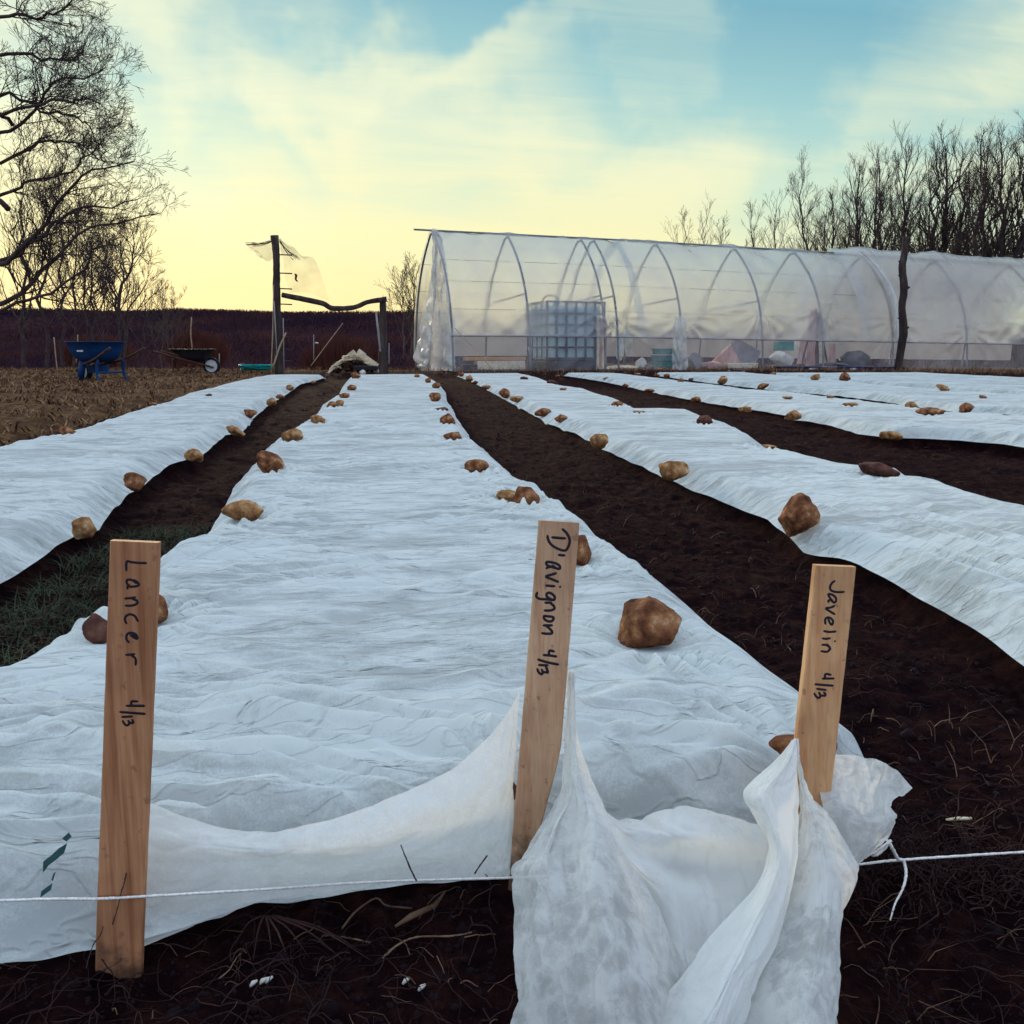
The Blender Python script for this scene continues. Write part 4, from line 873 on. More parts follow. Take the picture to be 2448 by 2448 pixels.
thingmesh('root_tendril', mb, M_BARK, dep(280, 2175, .95), 'thin dark root crossing the lower half of the leftmost stake', 'root')
mb = MB(); mb.tube([dz(945, 2215, .012), dz(985, 2190, .016), dz(1040, 2165, .018), dz(1065, 2130, .02)], [.0015, .004, .003, .001], 5)
thingmesh('dry_leaf_blade', mb, M_STRAW, dz(1000, 2190, .01), 'curled dry leaf blade on the dark soil below the twine', 'leaf')
mb = MB(); mb.tube([dz(2262, 1960, .012), dz(2292, 1957, .014), dz(2322, 1957, .012)], [.0016, .0024, .002], 6)
thingmesh('cut_straw_stub', mb, M_CREAM, dz(2292, 1957, .01), 'short thick pale straw stub on bare soil at far right', 'straw')
mb = MB(); mb.tube(cr([dz(818, 2220, .01), dz(850, 2180, .012), dz(898, 2148, .018), dz(925, 2165, .014), dz(985, 2172, .012)], 24), .0012, 5, wob=.3)
mb.tube(cr([dz(900, 2305, .012), dz(950, 2260, .014), dz(1000, 2240, .016), dz(1080, 2238, .014), dz(1135, 2228, .012)], 30), .0011, 5, wob=.3)
mb.tube(cr([dz(770, 2237, .012), dz(820, 2240, .012), dz(888, 2254, .01)], 14), .001, 5, wob=.3)
thingmesh('long_root', mb, M_STRAW, dz(900, 2200, .01), 'long pale roots trailing over the dark soil left of the gathered cloth', 'root')
for (px, py), lab in zip([(605, 2358), (628, 2352), (642, 2349), (970, 2352), (1008, 2368)], ['leftmost of three white chips on the soil near the bottom edge', 'middle one of three white chips near the bottom edge', 'brightest white chip, right of the trio near the bottom edge', 'tiny pale chip on dark soil left of the gathered cloth', 'tiny pale chip closest to the gathered cloth near the bottom edge']):
    mb = MB(); c = dz(px, py, .008); mb.tube([c + np.array([-.003, 0, 0]), c + np.array([0, .001, .003]), c + np.array([.004, .003, .004])], [.0012, .0024, .001], 6)
    thingmesh('pale_chip', mb, M_SACK, c, lab, 'debris', 'white chips on the soil')
# stone-like clump under the front hem
mb = MB(); 
for q in range(9):
    a = dz(625 + q * 5, 2190, .03); e = dz(560 + q * 45, 2262 + (q * 37) % 60, .006); mb.tube(cr([a, (a + e) / 2 + np.array([0, 0, .008]), e], 10), np.linspace(.0014, .0005, 10), 4, wob=.3)
thingmesh('root_stump', mb, M_ROOT, dz(640, 2200, .02), 'small root stump spreading under the front hem of cloth', 'root')

# ------------------------------------------------------------------ the hill and the far wood
def hill():
    xs = np.linspace(-520, 700, 240); ys = np.linspace(75, 520, 70)
    X, Y = np.meshgrid(xs, ys)
    h = -5 + 16.0 * sstep(95, 300, Y) + 1.0 * fbm(X * .006, Y * .006, 3, 71) + .004 * (X)
    P = np.stack([X * cy_ + Y * sy_, -X * sy_ + Y * cy_, h], -1)
    o = mesh('hill', P, gridfaces(*X.shape)[:, ::-1], M_HILL); tag(o, kind='structure')
    return h
M_HILL = noisy('winter_hillside', [(.3, (.016, .009, .018)), (.5, (.028, .013, .018)), (.7, (.050, .021, .020))], scale=.05, detail=8, bump=0, rgh=.7, spec=0, rough=1)
hill()
M_FARWOOD = noisy('bare_winter_wood', [(.30, (.020, .013, .026)), (.46, (.036, .019, .028)), (.58, (.062, .027, .027)), (.72, (.105, .040, .030))], scale=.035, detail=7, bump=0, rgh=.65, spec=0, rough=1)
n = 110000
X = rs.uniform(-170, 190, n); Y = 90 + 225 * rs.uniform(0, 1, n) ** 1.2
h = -5 + 16.0 * sstep(95, 300, Y) + 1.0 * fbm(X * .006, Y * .006, 3, 71) + .004 * X
hh = rs.uniform(.3, .9, n) * (1.3 + 1.0 * pn(X * .045, Y * .03, 5)); wd = rs.uniform(.06, .20, n)
base = np.stack([X * cy_ + Y * sy_, -X * sy_ + Y * cy_, h - .3], 1)
ln = rs.normal(0, .7, (n, 2)) * hh[:, None]
A = base; B = base + np.stack([ln[:, 0], ln[:, 1] * .5, hh + .3], 1)
V_, F_ = segtubes(A, B, wd, wd * .3, 3)
tag(mesh('far_wood', V_, F_, M_FARWOOD), 'purplish bare winter woods covering the far hillside', 'woods', kind='stuff')
# reddish brush in the valley
M_REDB = noisy('red_brush', [(.3, (.060, .020, .018)), (.7, (.14, .050, .034))], scale=.6, bump=0)
for i, (px, py, d, wpx, hpx) in enumerate([(470, 825, 60, 120, 70), (820, 850, 60, 170, 90), (230, 830, 70, 140, 60)]):
    c = hor(px, py + hpx / 2, d); n = 2200; a = rs.uniform(0, 2 * math.pi, n); rr = np.sqrt(rs.uniform(0, 1, n))
    wm = wpx / F * d / 2; hm = hpx / F * d
    b0 = c + np.stack([rr * np.cos(a) * wm * .8, rr * np.sin(a) * wm * .5, -.8 + 0 * a], 1)
    tip = b0 + np.stack([np.cos(a) * rr * wm * .4 + rs.normal(0, .25, n), rs.normal(0, .3, n), .8 + hm * rs.uniform(.4, 1.15, n) * (1 - .45 * rr ** 2)], 1)
    V_, F_ = segtubes(b0, tip, np.full(n, .018), np.full(n, .008), 3)
    o = mesh('brush_thicket', V_, F_, M_REDB, base=c); tag(o, ['reddish bare brush thicket behind the black wheelbarrow', 'reddish bare brush thicket seen through the log gateway', 'dull reddish brush behind the blue wheelbarrow'][i], 'brush')

# ------------------------------------------------------------------ trees
def grow(segs, p, d, ln, r, depth, rng, up=.12, spread=.55, nseg=5, kids=(4, 6), shrink=.62, droop=0.0, wob=.18, tipr=.004):
    pts = [p]; dirs = []
    for i in range(nseg):
        d = d + rng.normal(0, wob, 3) * (.6 if i == 0 else 1); d[2] += up - droop; d = d / np.linalg.norm(d)
        q = pts[-1] + d * ln / nseg; pts.append(q); dirs.append(d)
    rad = np.linspace(r, max(r * .45, tipr), nseg + 1)
    for i in range(nseg): segs.append((pts[i], pts[i + 1], rad[i], rad[i + 1], depth))
    if depth <= 0: return
    k = rng.randint(kids[0], kids[1] + 1)
    for j in range(k):
        t = rng.uniform(.22, 1.0); i = min(int(t * nseg), nseg - 1); f = t * nseg - i
        base = pts[i] * (1 - f) + pts[i + 1] * f
        dv = dirs[i]; s = rng.normal(0, 1, 3); s -= dv * np.dot(s, dv); s /= np.linalg.norm(s) + 1e-9
        nd = dv * math.cos(spread) + s * math.sin(spread) * rng.uniform(.7, 1.4); nd /= np.linalg.norm(nd)
        grow(segs, base, nd, ln * shrink * rng.uniform(.7, 1.15) * (1.1 - .4 * t), rad[i] * .55, depth - 1, rng, up, spread, max(3, nseg - 1), kids, shrink, droop, wob, tipr)
def build_tree(name, base, trunk, segs, mt, label, group=None, cat='tree'):
    root = empty(name, base, label, cat, group)
    tr, br = trunk
    mb = MB(); mb.tube(tr, br, 9, wob=.05); mb.build('trunk', mt, root, base, True)
    A = np.array([s[0] for s in segs]); B = np.array([s[1] for s in segs]); ra = np.array([s[2] for s in segs]); rb = np.array([s[3] for s in segs])
    V_, F_ = segtubes(A, B, ra, rb, 4); mesh('crown', V_, F_, mt, root, base)
    return root
def upright(px_base, py_base, px_top, py_top, d, seed, r0, label, mt=None, group='bare trees of the wood on the right', kids=(4, 6), depth=3, spread=.42, name='bare_tree', frac=.25, nb=15, bl=.32, mid=None, tipr=.004):
    rng = np.random.RandomState(seed); P0 = hor(px_base, py_base, d); P1 = hor(px_top, py_top, d)
    H = np.linalg.norm(P1 - P0); pts = [P0]
    midp = [hor(*m, d) for m in mid] if mid else []
    ctrl = np.array([P0] + midp + [P1]); tr = cr(ctrl, 12) if len(ctrl) > 2 else np.linspace(P0, P1, 12)
    tr[1:-1] += rng.normal(0, .012 * H, (10, 3)) * np.array([1, 1, .2])
    rad = np.linspace(r0, r0 * .15, 12); segs = []
    for i in range(nb):
        t = frac + (1 - frac) * (i + rng.uniform(0, 1)) / nb; t = min(t, .985); k = t * 11; j = int(k); f = k - j; b = tr[j] * (1 - f) + tr[j + 1] * f
        a = i * 2.4 + rng.uniform(-.5, .5); dv = np.array([math.cos(a) * math.sin(spread), math.sin(a) * math.sin(spread), math.cos(spread)])
        grow(segs, b, dv, H * bl * (1.15 - .75 * t) * rng.uniform(.75, 1.2), rad[j] * .5, depth - 1, rng, up=.13, spread=.5, kids=kids, tipr=tipr, wob=.16)
    grow(segs, tr[-1], np.array([0, 0, 1.0]), H * .1, rad[-1], 1, rng, tipr=tipr)
    return build_tree(name, P0, (tr, rad), segs, mt or M_BARK, label, group)
# right wood
RT = [ # base x, top x, top y, depth m, r0, far?
 (1640, 1632, 545, 95, .12, 1, 'small faint tree above the plastic tunnel, leftmost of the right wood'), (1672, 1690, 542, 95, .12, 1, 'small faint tree, second from left above the plastic tunnel'),
 (1725, 1728, 560, 90, .10, 1, 'lowest faint tree just right of the pair above the tunnel'),
 (1800, 1795, 535, 75, .12, 1, 'low bushy bare tree above the fourth hoop of the tunnel'), (1850, 1856, 515, 75, .13, 1, 'low bare tree left of the lone tall slender one'),
 (1925, 1922, 438, 70, .15, 0, 'lone tall slender tree at left of the right wood'), (1958, 1975, 495, 68, .12, 0, 'short bare tree right of the lone slender one'),
 (2005, 1990, 470, 66, .16, 0, 'broad bare tree leaning left in the right wood'), (2045, 2055, 415, 62, .22, 0, 'thick forked bare tree at the middle of the right wood'),
 (2075, 2096, 425, 62, .16, 0, 'bare tree directly right of the thick forked one'), (2110, 2104, 390, 60, .17, 0, 'tall bare tree left of the rough leaning post'),
 (2160, 2168, 362, 56, .18, 0, 'tall pale-topped bare tree rising behind the rough leaning post'), (2200, 2205, 450, 60, .12, 0, 'thin low tree right of the rough leaning post'),
 (2232, 2238, 375, 54, .20, 0, 'straight bare tree in the dense clump by the right edge'), (2262, 2262, 362, 54, .24, 0, 'thickest trunk of the dense clump by the right edge'),
 (2295, 2298, 375, 54, .18, 0, 'bare tree right of the thickest trunk in the dense clump'), (2325, 2345, 345, 50, .17, 0, 'leaning tree with its crown against the right edge'),
 (2362, 2352, 385, 52, .2, 0, 'dark multi-branched tree near the right edge'), (2405, 2395, 350, 50, .2, 0, 'dark bare tree at the right edge, second from the frame'), (2440, 2450, 330, 50, .2, 0, 'dark bare tree cut by the right frame edge'),
 (2140, 2130, 470, 64, .12, 0, 'thin bare tree filling the gap left of the rough post'), (2015, 2028, 480, 70, .12, 0, 'thin bare tree between the leaning and the forked trees'), (2320, 2312, 430, 58, .14, 0, 'lower thicket-like tree in the dense clump'), (2385, 2378, 440, 58, .14, 0, 'lower thicket-like tree at the right edge')]
for i, (bx, tx, ty, d, r0, far, lab) in enumerate(RT):
    upright(bx, 900, tx, ty + (18 if i > 5 else -12), d, 300 + i, r0, lab, M_BARKF if far else M_BARK, nb=26 if not far else 16, kids=(5, 6) if not far else (4, 5), spread=.5, bl=.30, frac=.25, tipr=.006 if not far else .009)
# small trees behind the gateway and at left horizon
upright(985, 860, 990, 650, 80, 401, .12, 'small round-headed bare tree left of the tunnel end', M_BARKF, 'bare trees near the field edge', nb=16, bl=.5, spread=.55, frac=.1, kids=(4, 5), tipr=.012)
upright(968, 860, 960, 668, 80, 402, .09, 'smaller bare tree touching the left side of the round-headed one', M_BARKF, 'bare trees near the field edge', nb=12, bl=.5, spread=.6, frac=.1, kids=(4, 5), tipr=.012)
# left trees
LT = [(300, 905, 318, 560, 32, .13, [(292, 712), (312, 645)], 'slender forked tree nearest the open sky on the left'), (287, 905, 255, 600, 32, .12, [(283, 770), (265, 680)], 'slender left-leaning tree beside the forked one'),
 (224, 905, 228, 500, 36, .11, [(223, 700)], 'straight thin tree between the two wheelbarrows at left'), (203, 905, 195, 520, 36, .09, [(200, 700)], 'thin bare tree just left of the straight thin one'),
 (178, 905, 182, 480, 36, .10, [(177, 700)], 'straight dark tree above the blue wheelbarrow'), (150, 905, 140, 430, 38, .12, [(150, 680)], 'tall thin tree left of the blue wheelbarrow'), (112, 905, 108, 450, 34, .13, [(110, 650)], 'thin tree close to the left frame edge'),
 (340, 905, 352, 640, 45, .07, None, 'short twiggy tree right of the forked one'), (385, 905, 392, 690, 50, .06, None, 'small reddish shrub-like tree at the end of the left wood'), (250, 905, 245, 560, 44, .09, None, 'thin tree behind the left-leaning one'), (60, 905, 55, 420, 34, .14, None, 'bare tree just outside the left of the wood'),
 (412, 905, 418, 715, 55, .05, None, 'lowest shrubby tree farthest right of the left wood')]
for i, (bx, by, tx, ty, d, r0, mid, lab) in enumerate(LT):
    upright(bx, by, tx, ty, d, 500 + i, r0 * .58, lab, M_BARK if i not in (8, 11) else M_BARKF, 'bare trees of the left wood', nb=15, kids=(4, 6), spread=.7, bl=.38, frac=.22, mid=mid, tipr=.006)
# the big tree whose limbs reach in from the left
def big_tree():
    d = 22; rng = np.random.RandomState(77); P = lambda x, y, dd=0: hor(x, y, d + dd)
    tr = cr([P(-70, 900), P(-55, 700), P(-60, 480), P(-45, 300), P(-50, 120), P(-30, -60), P(-10, -250)], 30)
    limbs = [[(-58, 640), (30,615), (93, 556), (132, 495), (183, 440), (234, 404), (321, 386)], [(-58, 640), (30,615), (96, 567), (132, 531), (180, 498), (248, 491), (328, 477)], [(-58, 740), (30,715), (100, 647), (150, 596), (212, 545), (277, 531), (386, 509)],
             [(-58, 760), (25,735), (96, 708), (150, 683), (205, 643), (230, 596), (285, 589)], [(-58, 330), (35,305), (100, 237), (122, 205), (154, 190), (212, 183), (252, 161)], [(-58, 150), (35,125), (100, 141), (143, 140), (180, 145), (187, 129), (201, 103)],
             [(-58, 290), (30,265), (100, 248), (169, 237), (205, 234), (241, 248)], [(-58, 250), (30,225), (100, 266), (154, 277), (198, 288), (223, 321)], [(-58, 400), (30,375), (100, 346), (150, 339), (198, 350), (237, 382)], [(-58, 60), (35,35), (90, 40), (150, 20), (210, -30)], [(-58, 480), (30,455), (80, 430), (150, 420), (200, 380), (250, 330)], [(20, 500), (-60, 420), (-150, 330), (-240, 300)], [(30, 300), (-60, 200), (-160, 120)]]
    root = empty('large_bare_tree', tr[0], 'huge dark bare tree whose long limbs sweep in from the left frame edge', 'tree')
    mb = MB(); mb.tube(tr, np.linspace(.24, .09, 30), 12, wob=.05); mb.build('trunk', M_BARK, root, tr[0], True)
    segs = []; mbl = MB()
    for li, Lm in enumerate(limbs):
        n = len(Lm); pts = cr([P(x, y, (j / n) * ((li % 3) - 1) * 2.2) for j, (x, y) in enumerate(Lm)], 16)
        pts[1:-1] += rng.normal(0, .03, (14, 3)); r0 = .062 if li in (0, 1, 2, 11) else .042; rad = np.linspace(r0, .012, 16)
        mbl.tube(pts, rad, 7, wob=.06)
        for j in range(3, 16):
            for q in range(rng.randint(2, 4)):
                dv = pts[min(j, 15)] - pts[j - 1]; dv /= np.linalg.norm(dv); s = rng.normal(0, 1, 3); s[2] *= .8; s -= dv * np.dot(s, dv); s /= np.linalg.norm(s)
                nd = dv * .75 + s * .7; nd /= np.linalg.norm(nd)
                grow(segs, pts[j], nd, rng.uniform(.4, 1.25) * (1.1 - j * .02), rad[j] * .42, 2, rng, up=.05, spread=.6, kids=(4, 6), tipr=.0045, wob=.24, shrink=.62)
    mbl.build('limbs', M_BARK, root, tr[0], True)
    A = np.array([s[0] for s in segs]); B = np.array([s[1] for s in segs]); V_, F_ = segtubes(A, B, [s[2] for s in segs], [s[3] for s in segs], 3)
    mesh('crown', V_, F_, M_BARK, root, tr[0])
big_tree()

# ------------------------------------------------------------------ log gateway
def logp(P, r, name, root, seed=0, m=None, n=12):
    mb = MB(); Q = cr(P, 28); rr = cr(np.array(r)[:, None], 28)[:, 0]; mb.tube(Q, rr, n, wob=.06, seed=seed); return mb.build(name, m or M_LOG, root, np.array(root.location), True)
DG = 18.3
g0 = hor(666, 893, DG); g0[2] = .08
root = empty('log_gateway', g0, 'rough log gateway, tall left post, short right post, sagging log beam', 'gateway')
logp([hor(667, 897, DG), hor(664, 800, DG), hor(661, 700, DG), hor(661, 620, DG), hor(656, 563, DG)], [.080, .078, .070, .062, .075], 'tall_post', root, 1)
logp([hor(917, 895, DG), hor(916, 840, DG), hor(916, 780, DG), hor(915, 718, DG)], [.085, .085, .066, .060], 'short_post', root, 2)
logp([hor(674, 705, DG - .12), hor(710, 712, DG - .12), hor(770, 725, DG - .12), hor(795, 737, DG - .12), hor(845, 735, DG - .12), hor(880, 722, DG - .12), hor(924, 715, DG - .12)], [.045, .050, .05, .048, .045, .042, .052], 'beam', root, 3)
mbp = [(570 - 560 + 0, 0)]
for y in (609, 653, 690, 727, 765, 805, 835, 862):
    mb = MB(); mb.tube([hor(657, y, DG), hor(675, y, DG - .03), hor(698, y + 1, DG - .08)], [.012, .012, .013], 6); mb.build('peg', M_LOG, root, g0)
mb = MB(); mb.tube(cr([hor(704, 655, DG), hor(708, 658, DG), hor(707, 668, DG), hor(712, 673, DG)], 10), [.01, .014, .02, .024, .022, .02, .018, .016, .014, .01], 6); mb.build('hook', M_LOG, root, g0)
# netting
M_NET = bpy.data.materials.new('bird_netting'); M_NET.use_nodes = True; t = M_NET.node_tree; t.nodes.clear()
c = N(t, 'ShaderNodeTexCoord'); n1_ = N(t, 'ShaderNodeTexNoise', inp={'Scale': 3, 'Detail': 5}); t.links.new(c.outputs['Object'], n1_.inputs[0])
mr = N(t, 'ShaderNodeMapRange', inp={1: .3, 2: .75, 3: .03, 4: .30}); t.links.new(n1_.outputs[0], mr.inputs[0])
df = N(t, 'ShaderNodeBsdfDiffuse', inp={0: (.03, .03, .03, 1)}); tp = N(t, 'ShaderNodeBsdfTransparent'); mx = N(t, 'ShaderNodeMixShader'); t.links.new(mr.outputs[0], mx.inputs[0]); t.links.new(tp.outputs[0], mx.inputs[1]); t.links.new(df.outputs[0], mx.inputs[2])
oo = N(t, 'ShaderNodeOutputMaterial'); t.links.new(mx.outputs[0], oo.inputs[0])
nb_ = hor(660, 575, DG)
root = empty('bird_netting', nb_, 'wispy dark bird netting blowing from the top of the tall gate post', 'netting')
def netsheet(rows, name, amp=.05, seed=1):
    Pn = np.array([[hor(x, y, DG + dd) for x, y, dd in r] for r in rows]); G = cr(Pn, 40); G = np.swapaxes(cr(np.swapaxes(G, 0, 1), 30), 0, 1)
    ii, jj = np.meshgrid(np.linspace(0, 1, 30), np.linspace(0, 1, 40)); G = G + gnorm(G) * (amp * fbm(ii * 4, jj * 4, 3, seed))[..., None]
    mesh(name, G, gridfaces(40, 30), M_NET, root, nb_)
netsheet([[(652, 572, 0), (620, 580, .1), (583, 581, .2)], [(653, 590, 0), (620, 600, .1), (595, 592, .2)], [(656, 615, 0), (640, 625, .1), (620, 610, .2)]], 'left_wing')
netsheet([[(666, 570, 0), (668, 572, .1), (670, 575, .2)], [(670, 590, 0), (700, 602, .1), (725, 612, .2)], [(680, 650, 0), (715, 640, .1), (755, 625, .2)], [(692, 700, 0), (740, 700, .1), (788, 722, .2)]], 'right_wing', seed=5)
netsheet([[(668, 572, 0), (690, 588, .1), (706, 600, .12)], [(672, 608, 0), (700, 606, .1), (716, 616, .12)]], 'gathered_fold', seed=9)
mb = MB()
for q in range(10):
    a = hor(655, 573 + rs.uniform(-3, 6), DG); b = hor(rs.uniform(583, 610), rs.uniform(576, 590), DG + .15); mb.tube(cr([a, (a + b) / 2 - np.array([0, 0, .03]), b], 8), .0035, 4)
for q in range(10):
    a = hor(668, 572 + rs.uniform(-3, 8), DG); b = hor(rs.uniform(700, 720), rs.uniform(600, 625), DG + .15); mb.tube(cr([a, (a + b) / 2 - np.array([0, 0, .04]), b], 8), .0035, 4)
mb.build('cords', M_LOG, root, nb_)
# leaning poles
for pts, r_, m, lab in [([(648, 898), (652, 780), (654, 680)], .010, M_POLE, 'thin tan cane standing just left of the tall gate post'), ([(662, 850), (655, 720)], .012, M_GREY, 'short grey cane against the left side of the tall gate post'),
                     ([(652, 880), (668, 830), (684, 795)], .016, M_POLE, 'short pale stick crossing in front of the tall gate post'), ([(679, 880), (677, 760)], .009, M_GREY, 'thin grey rod right against the tall gate post'),
                     ([(743, 875), (780, 825), (820, 772)], .008, M_POLE, 'thin leaning cane inside the gateway'), ([(909, 840), (899, 745)], .020, M_GREY, 'grey bar leaning on the left side of the short gate post'),
                     ([(137, 886), (133, 850), (129, 806)], .012, M_POLE, 'pale fence rod left of the blue wheelbarrow'), ([(182, 868), (185, 830), (186, 800)], .012, M_POLE, 'fence rod showing just above the blue wheelbarrow'),
                     ([(460, 835), (456, 800), (458, 758)], .014, M_POLE, 'weathered fence rod behind the black wheelbarrow'), ([(525, 880), (524, 845)], .010, M_GREY, 'short rod right of the black wheelbarrow'),
                     ([(750, 860), (750, 800)], .008, M_GREY, 'thin dark rod inside the gateway near the tall post'), ([(930, 870), (930, 820)], .008, M_GREY, 'thin dark rod right of the short gate post')]:
    dd = DG - .25 if pts[0][0] > 600 else 20.5
    mb = MB(); mb.tube(cr([hor(x, y, dd) for x, y in pts], 8) if len(pts) > 2 else [hor(x, y, dd) for x, y in pts], r_, 6, wob=.1)
    thingmesh('cane_pole', mb, m, hor(*pts[0], dd), lab, 'pole')

# wood pile under the gateway
base = hor(850, 889, 19.6); root = empty('kindling_pile', base, 'pile of pale split branches over dark brush at right side of the gateway', 'wood pile')
mb = MB(); rr_ = np.random.RandomState(5)
for q in range(170):
    t_ = rr_.uniform(0, 1); x = 792 + 112 * t_; top = 884 - 36 * math.sin(math.pi * min(1, t_ * 1.05)) ** .8
    y = top + rr_.uniform(0, 10); sl = (math.cos(math.pi * t_)) * 12 + rr_.normal(0, 5); l_ = rr_.uniform(10, 26)
    a = hor(x - l_ / 2, y + sl / 2, 19.5 + rr_.uniform(-.2, .3)); b = hor(x + l_ / 2, y - sl / 2, 19.5 + rr_.uniform(-.2, .3)); mb.tube([a, b], rr_.uniform(.010, .020), 5)
mb.build('pale_branches', M_CREAM, root, base)
mb = MB()
for q in range(160):
    x = rr_.uniform(800, 900); y = rr_.uniform(868, 888); l_ = rr_.uniform(8, 22); sl = rr_.normal(0, 8)
    mb.tube([hor(x - l_ / 2, y + sl / 2, 19.4 + rr_.uniform(0, .5)), hor(x + l_ / 2, y - sl / 2, 19.4 + rr_.uniform(0, .5))], rr_.uniform(.008, .022), 5)
mb.build('dark_brush', M_RUST, root, base)
mb = MB(); mb.box(hor(874, 880, 19.35), (.24, .12, .05), bev=.02); mb.build('black_base', M_BLACKP, root, base)
for pts in ([(835, 850), (848, 840)], [(856, 838), (872, 850)], [(862, 846), (903, 875)]):
    mb = MB(); a, b = hor(*pts[0], 19.3), hor(*pts[1], 19.3); ax0 = (b - a) / np.linalg.norm(b - a); ax1 = np.cross([0, 1, 0], ax0); ax1 /= np.linalg.norm(ax1)
    mb.box((a + b) / 2, (np.linalg.norm(b - a) / 2, .015, .045), [ax0, np.cross(ax0, ax1), ax1]); mb.build('plank', M_CREAM, root, base)
mb = MB(); c = hor(867, 890, 18.5); me = stone_mesh(77, .06, .05, .05, M_SACK, 3); o = bpy.data.objects.new('white_bottle_bundle', me); COL.objects.link(o); o.location = c; o.name = 'white_rag'; tag(o, 'small bright white rag at the far end of the staked bed', 'rag')
me = stone_mesh(79, .08, .05, .035, M_SACK, 3); o = bpy.data.objects.new('white_rag', me); COL.objects.link(o); o.location = hor(757, 820, 40); tag(o, 'tiny white rag far off behind the gateway', 'rag')
# teal hose heap left of gate post
base = hor(617, 885, 19.0); mb = MB(); rr_ = np.random.RandomState(9)
for q in range(7):
    a = np.linspace(0, 2 * math.pi, 30); w2 = .36 * rr_.uniform(.7, 1.1); c = base + np.array([rr_.normal(0, .02), rr_.normal(0, .03), .015 + .014 * q])
    mb.tube(c + np.stack([np.cos(a) * w2, np.sin(a) * w2 * .6, .01 * np.sin(a * 3 + q)], 1), .014, 6)
thingmesh('garden_hose', mb, M_TEAL, base, 'coiled teal hose on the grass left of the tall gate post', 'hose')

# ------------------------------------------------------------------ wheelbarrows
def frame_at(px, py, d, ang=0):
    b = hor(px, py, d); x = RGT * math.cos(ang) + np.array([sy_, cy_, 0]) * math.sin(ang); y = -RGT * math.sin(ang) + np.array([sy_, cy_, 0]) * math.cos(ang)
    return b, lambda p: b + x * p[0] + y * p[1] + np.array([0, 0, 1]) * p[2]
def loft(mb, rings, cap0=True, cap1=True):
    n = len(rings[0]); V = np.concatenate([np.array(r) for r in rings]); Fs = [[i * n + k, i * n + (k + 1) % n, (i + 1) * n + (k + 1) % n, (i + 1) * n + k] for i in range(len(rings) - 1) for k in range(n)]
    if cap0: Fs.append(list(range(n))[::-1])
    if cap1: Fs.append([(len(rings) - 1) * n + k for k in range(n)])
    mb.add(V, Fs)
def rrect(T, cx, cy0, hx, hy, z, n=28, p=4.0):
    out = []
    for k in range(n):
        a = 2 * math.pi * k / n; c, s_ = math.cos(a), math.sin(a); out.append(T((cx + hx * math.copysign(abs(c) ** (2 / p), c), cy0 + hy * math.copysign(abs(s_) ** (2 / p), s_), z)))
    return out
def wheel(root, T, c, r, w2, base, tyre=True):
    mb = MB(); a = np.linspace(0, 2 * math.pi, 33); prof = [(r - .045, -w2), (r - .012, -w2), (r, -w2 * .5), (r, w2 * .5), (r - .012, w2), (r - .045, w2)]
    rings = [[T((c[0] + pr * math.cos(t_), c[1] + ow, c[2] + pr * math.sin(t_))) for pr, ow in prof] for t_ in a[:-1]]
    m = len(prof); V = np.concatenate([np.array(q) for q in rings]); nr = len(rings)
    mb.add(V, [[i * m + k, i * m + (k + 1) % m, ((i + 1) % nr) * m + (k + 1) % m, ((i + 1) % nr) * m + k] for i in range(nr) for k in range(m)])
    e = bpy.data.objects.new('wheel', None); COL.objects.link(e); e.parent = root
    mb.build('tyre', M_RUBBER, e, base, True)
    mb = MB(); loft(mb, [[T((c[0] + (r - .045) * math.cos(t_), c[1] + y, c[2] + (r - .045) * math.sin(t_))) for t_ in a[:-1]] for y in (-w2 * .7, w2 * .7)])
    loft(mb, [[T((c[0] + .03 * math.cos(t_), c[1] + y, c[2] + .03 * math.sin(t_))) for t_ in a[:-1]] for y in (-w2 * 1.6, w2 * 1.6)]); mb.build('rim', M_WHITEM, e, base)
# blue one (wheel and front toward the camera-left, handles to the right)
b, T = frame_at(234, 912, 14.6, R(-32)); base = np.array(b)
root = empty('wheelbarrow', base, 'blue deep-tub wheelbarrow standing on the brown grass', 'wheelbarrow')
mb = MB(); loft(mb, [rrect(T, .02, 0, .20, .17, .285), rrect(T, .01, 0, .30, .235, .36), rrect(T, 0, 0, .365, .29, .47), rrect(T, 0, 0, .385, .31, .575), rrect(T, 0, 0, .41, .33, .58), rrect(T, 0, 0, .41, .33, .592), rrect(T, 0, 0, .375, .295, .592), rrect(T, 0, 0, .34, .26, .46), rrect(T, .02, 0, .19, .16, .30)]); mb.build('tub', M_BLUE, root, base, True)
for sgn in (-1, 1):
    mb = MB(); mb.tube(cr([T((-.42, sgn * .06, .16)), T((-.1, sgn * .17, .25)), T((.3, sgn * .25, .33)), T((.75, sgn * .29, .50))], 14), .019, 8); mb.build('handle', M_RUST, root, base, True)
    mb = MB(); mb.tube(cr([T((.34, sgn * .22, .33)), T((.32, sgn * .23, .12)), T((.38, sgn * .24, .0))], 10), .022, 8); mb.tube([T((.38, sgn * .24, .01)), T((.46, sgn * .24, .02))], .022, 8); mb.build('leg', M_BLUE, root, base, True)
mb = MB(); mb.tube([T((.33, -.23, .14)), T((.33, .23, .14))], .016, 8); mb.box(T((.05, -.02, .19)), (.24, .02, .065), [np.array(T((1, 0, 0))) - base, np.array(T((0, 1, 0))) - base, (0, 0, 1)]); mb.build('crosspiece', M_BLUE, root, base)
mb = MB(); mb.tube([T((-.10, -.16, .30)), T((-.16, -.18, .02))], .05, 10); mb.build('front_support', M_BLUE, root, base, True)
wheel(root, T, (-.30, 0, .15), .15, .04, base)
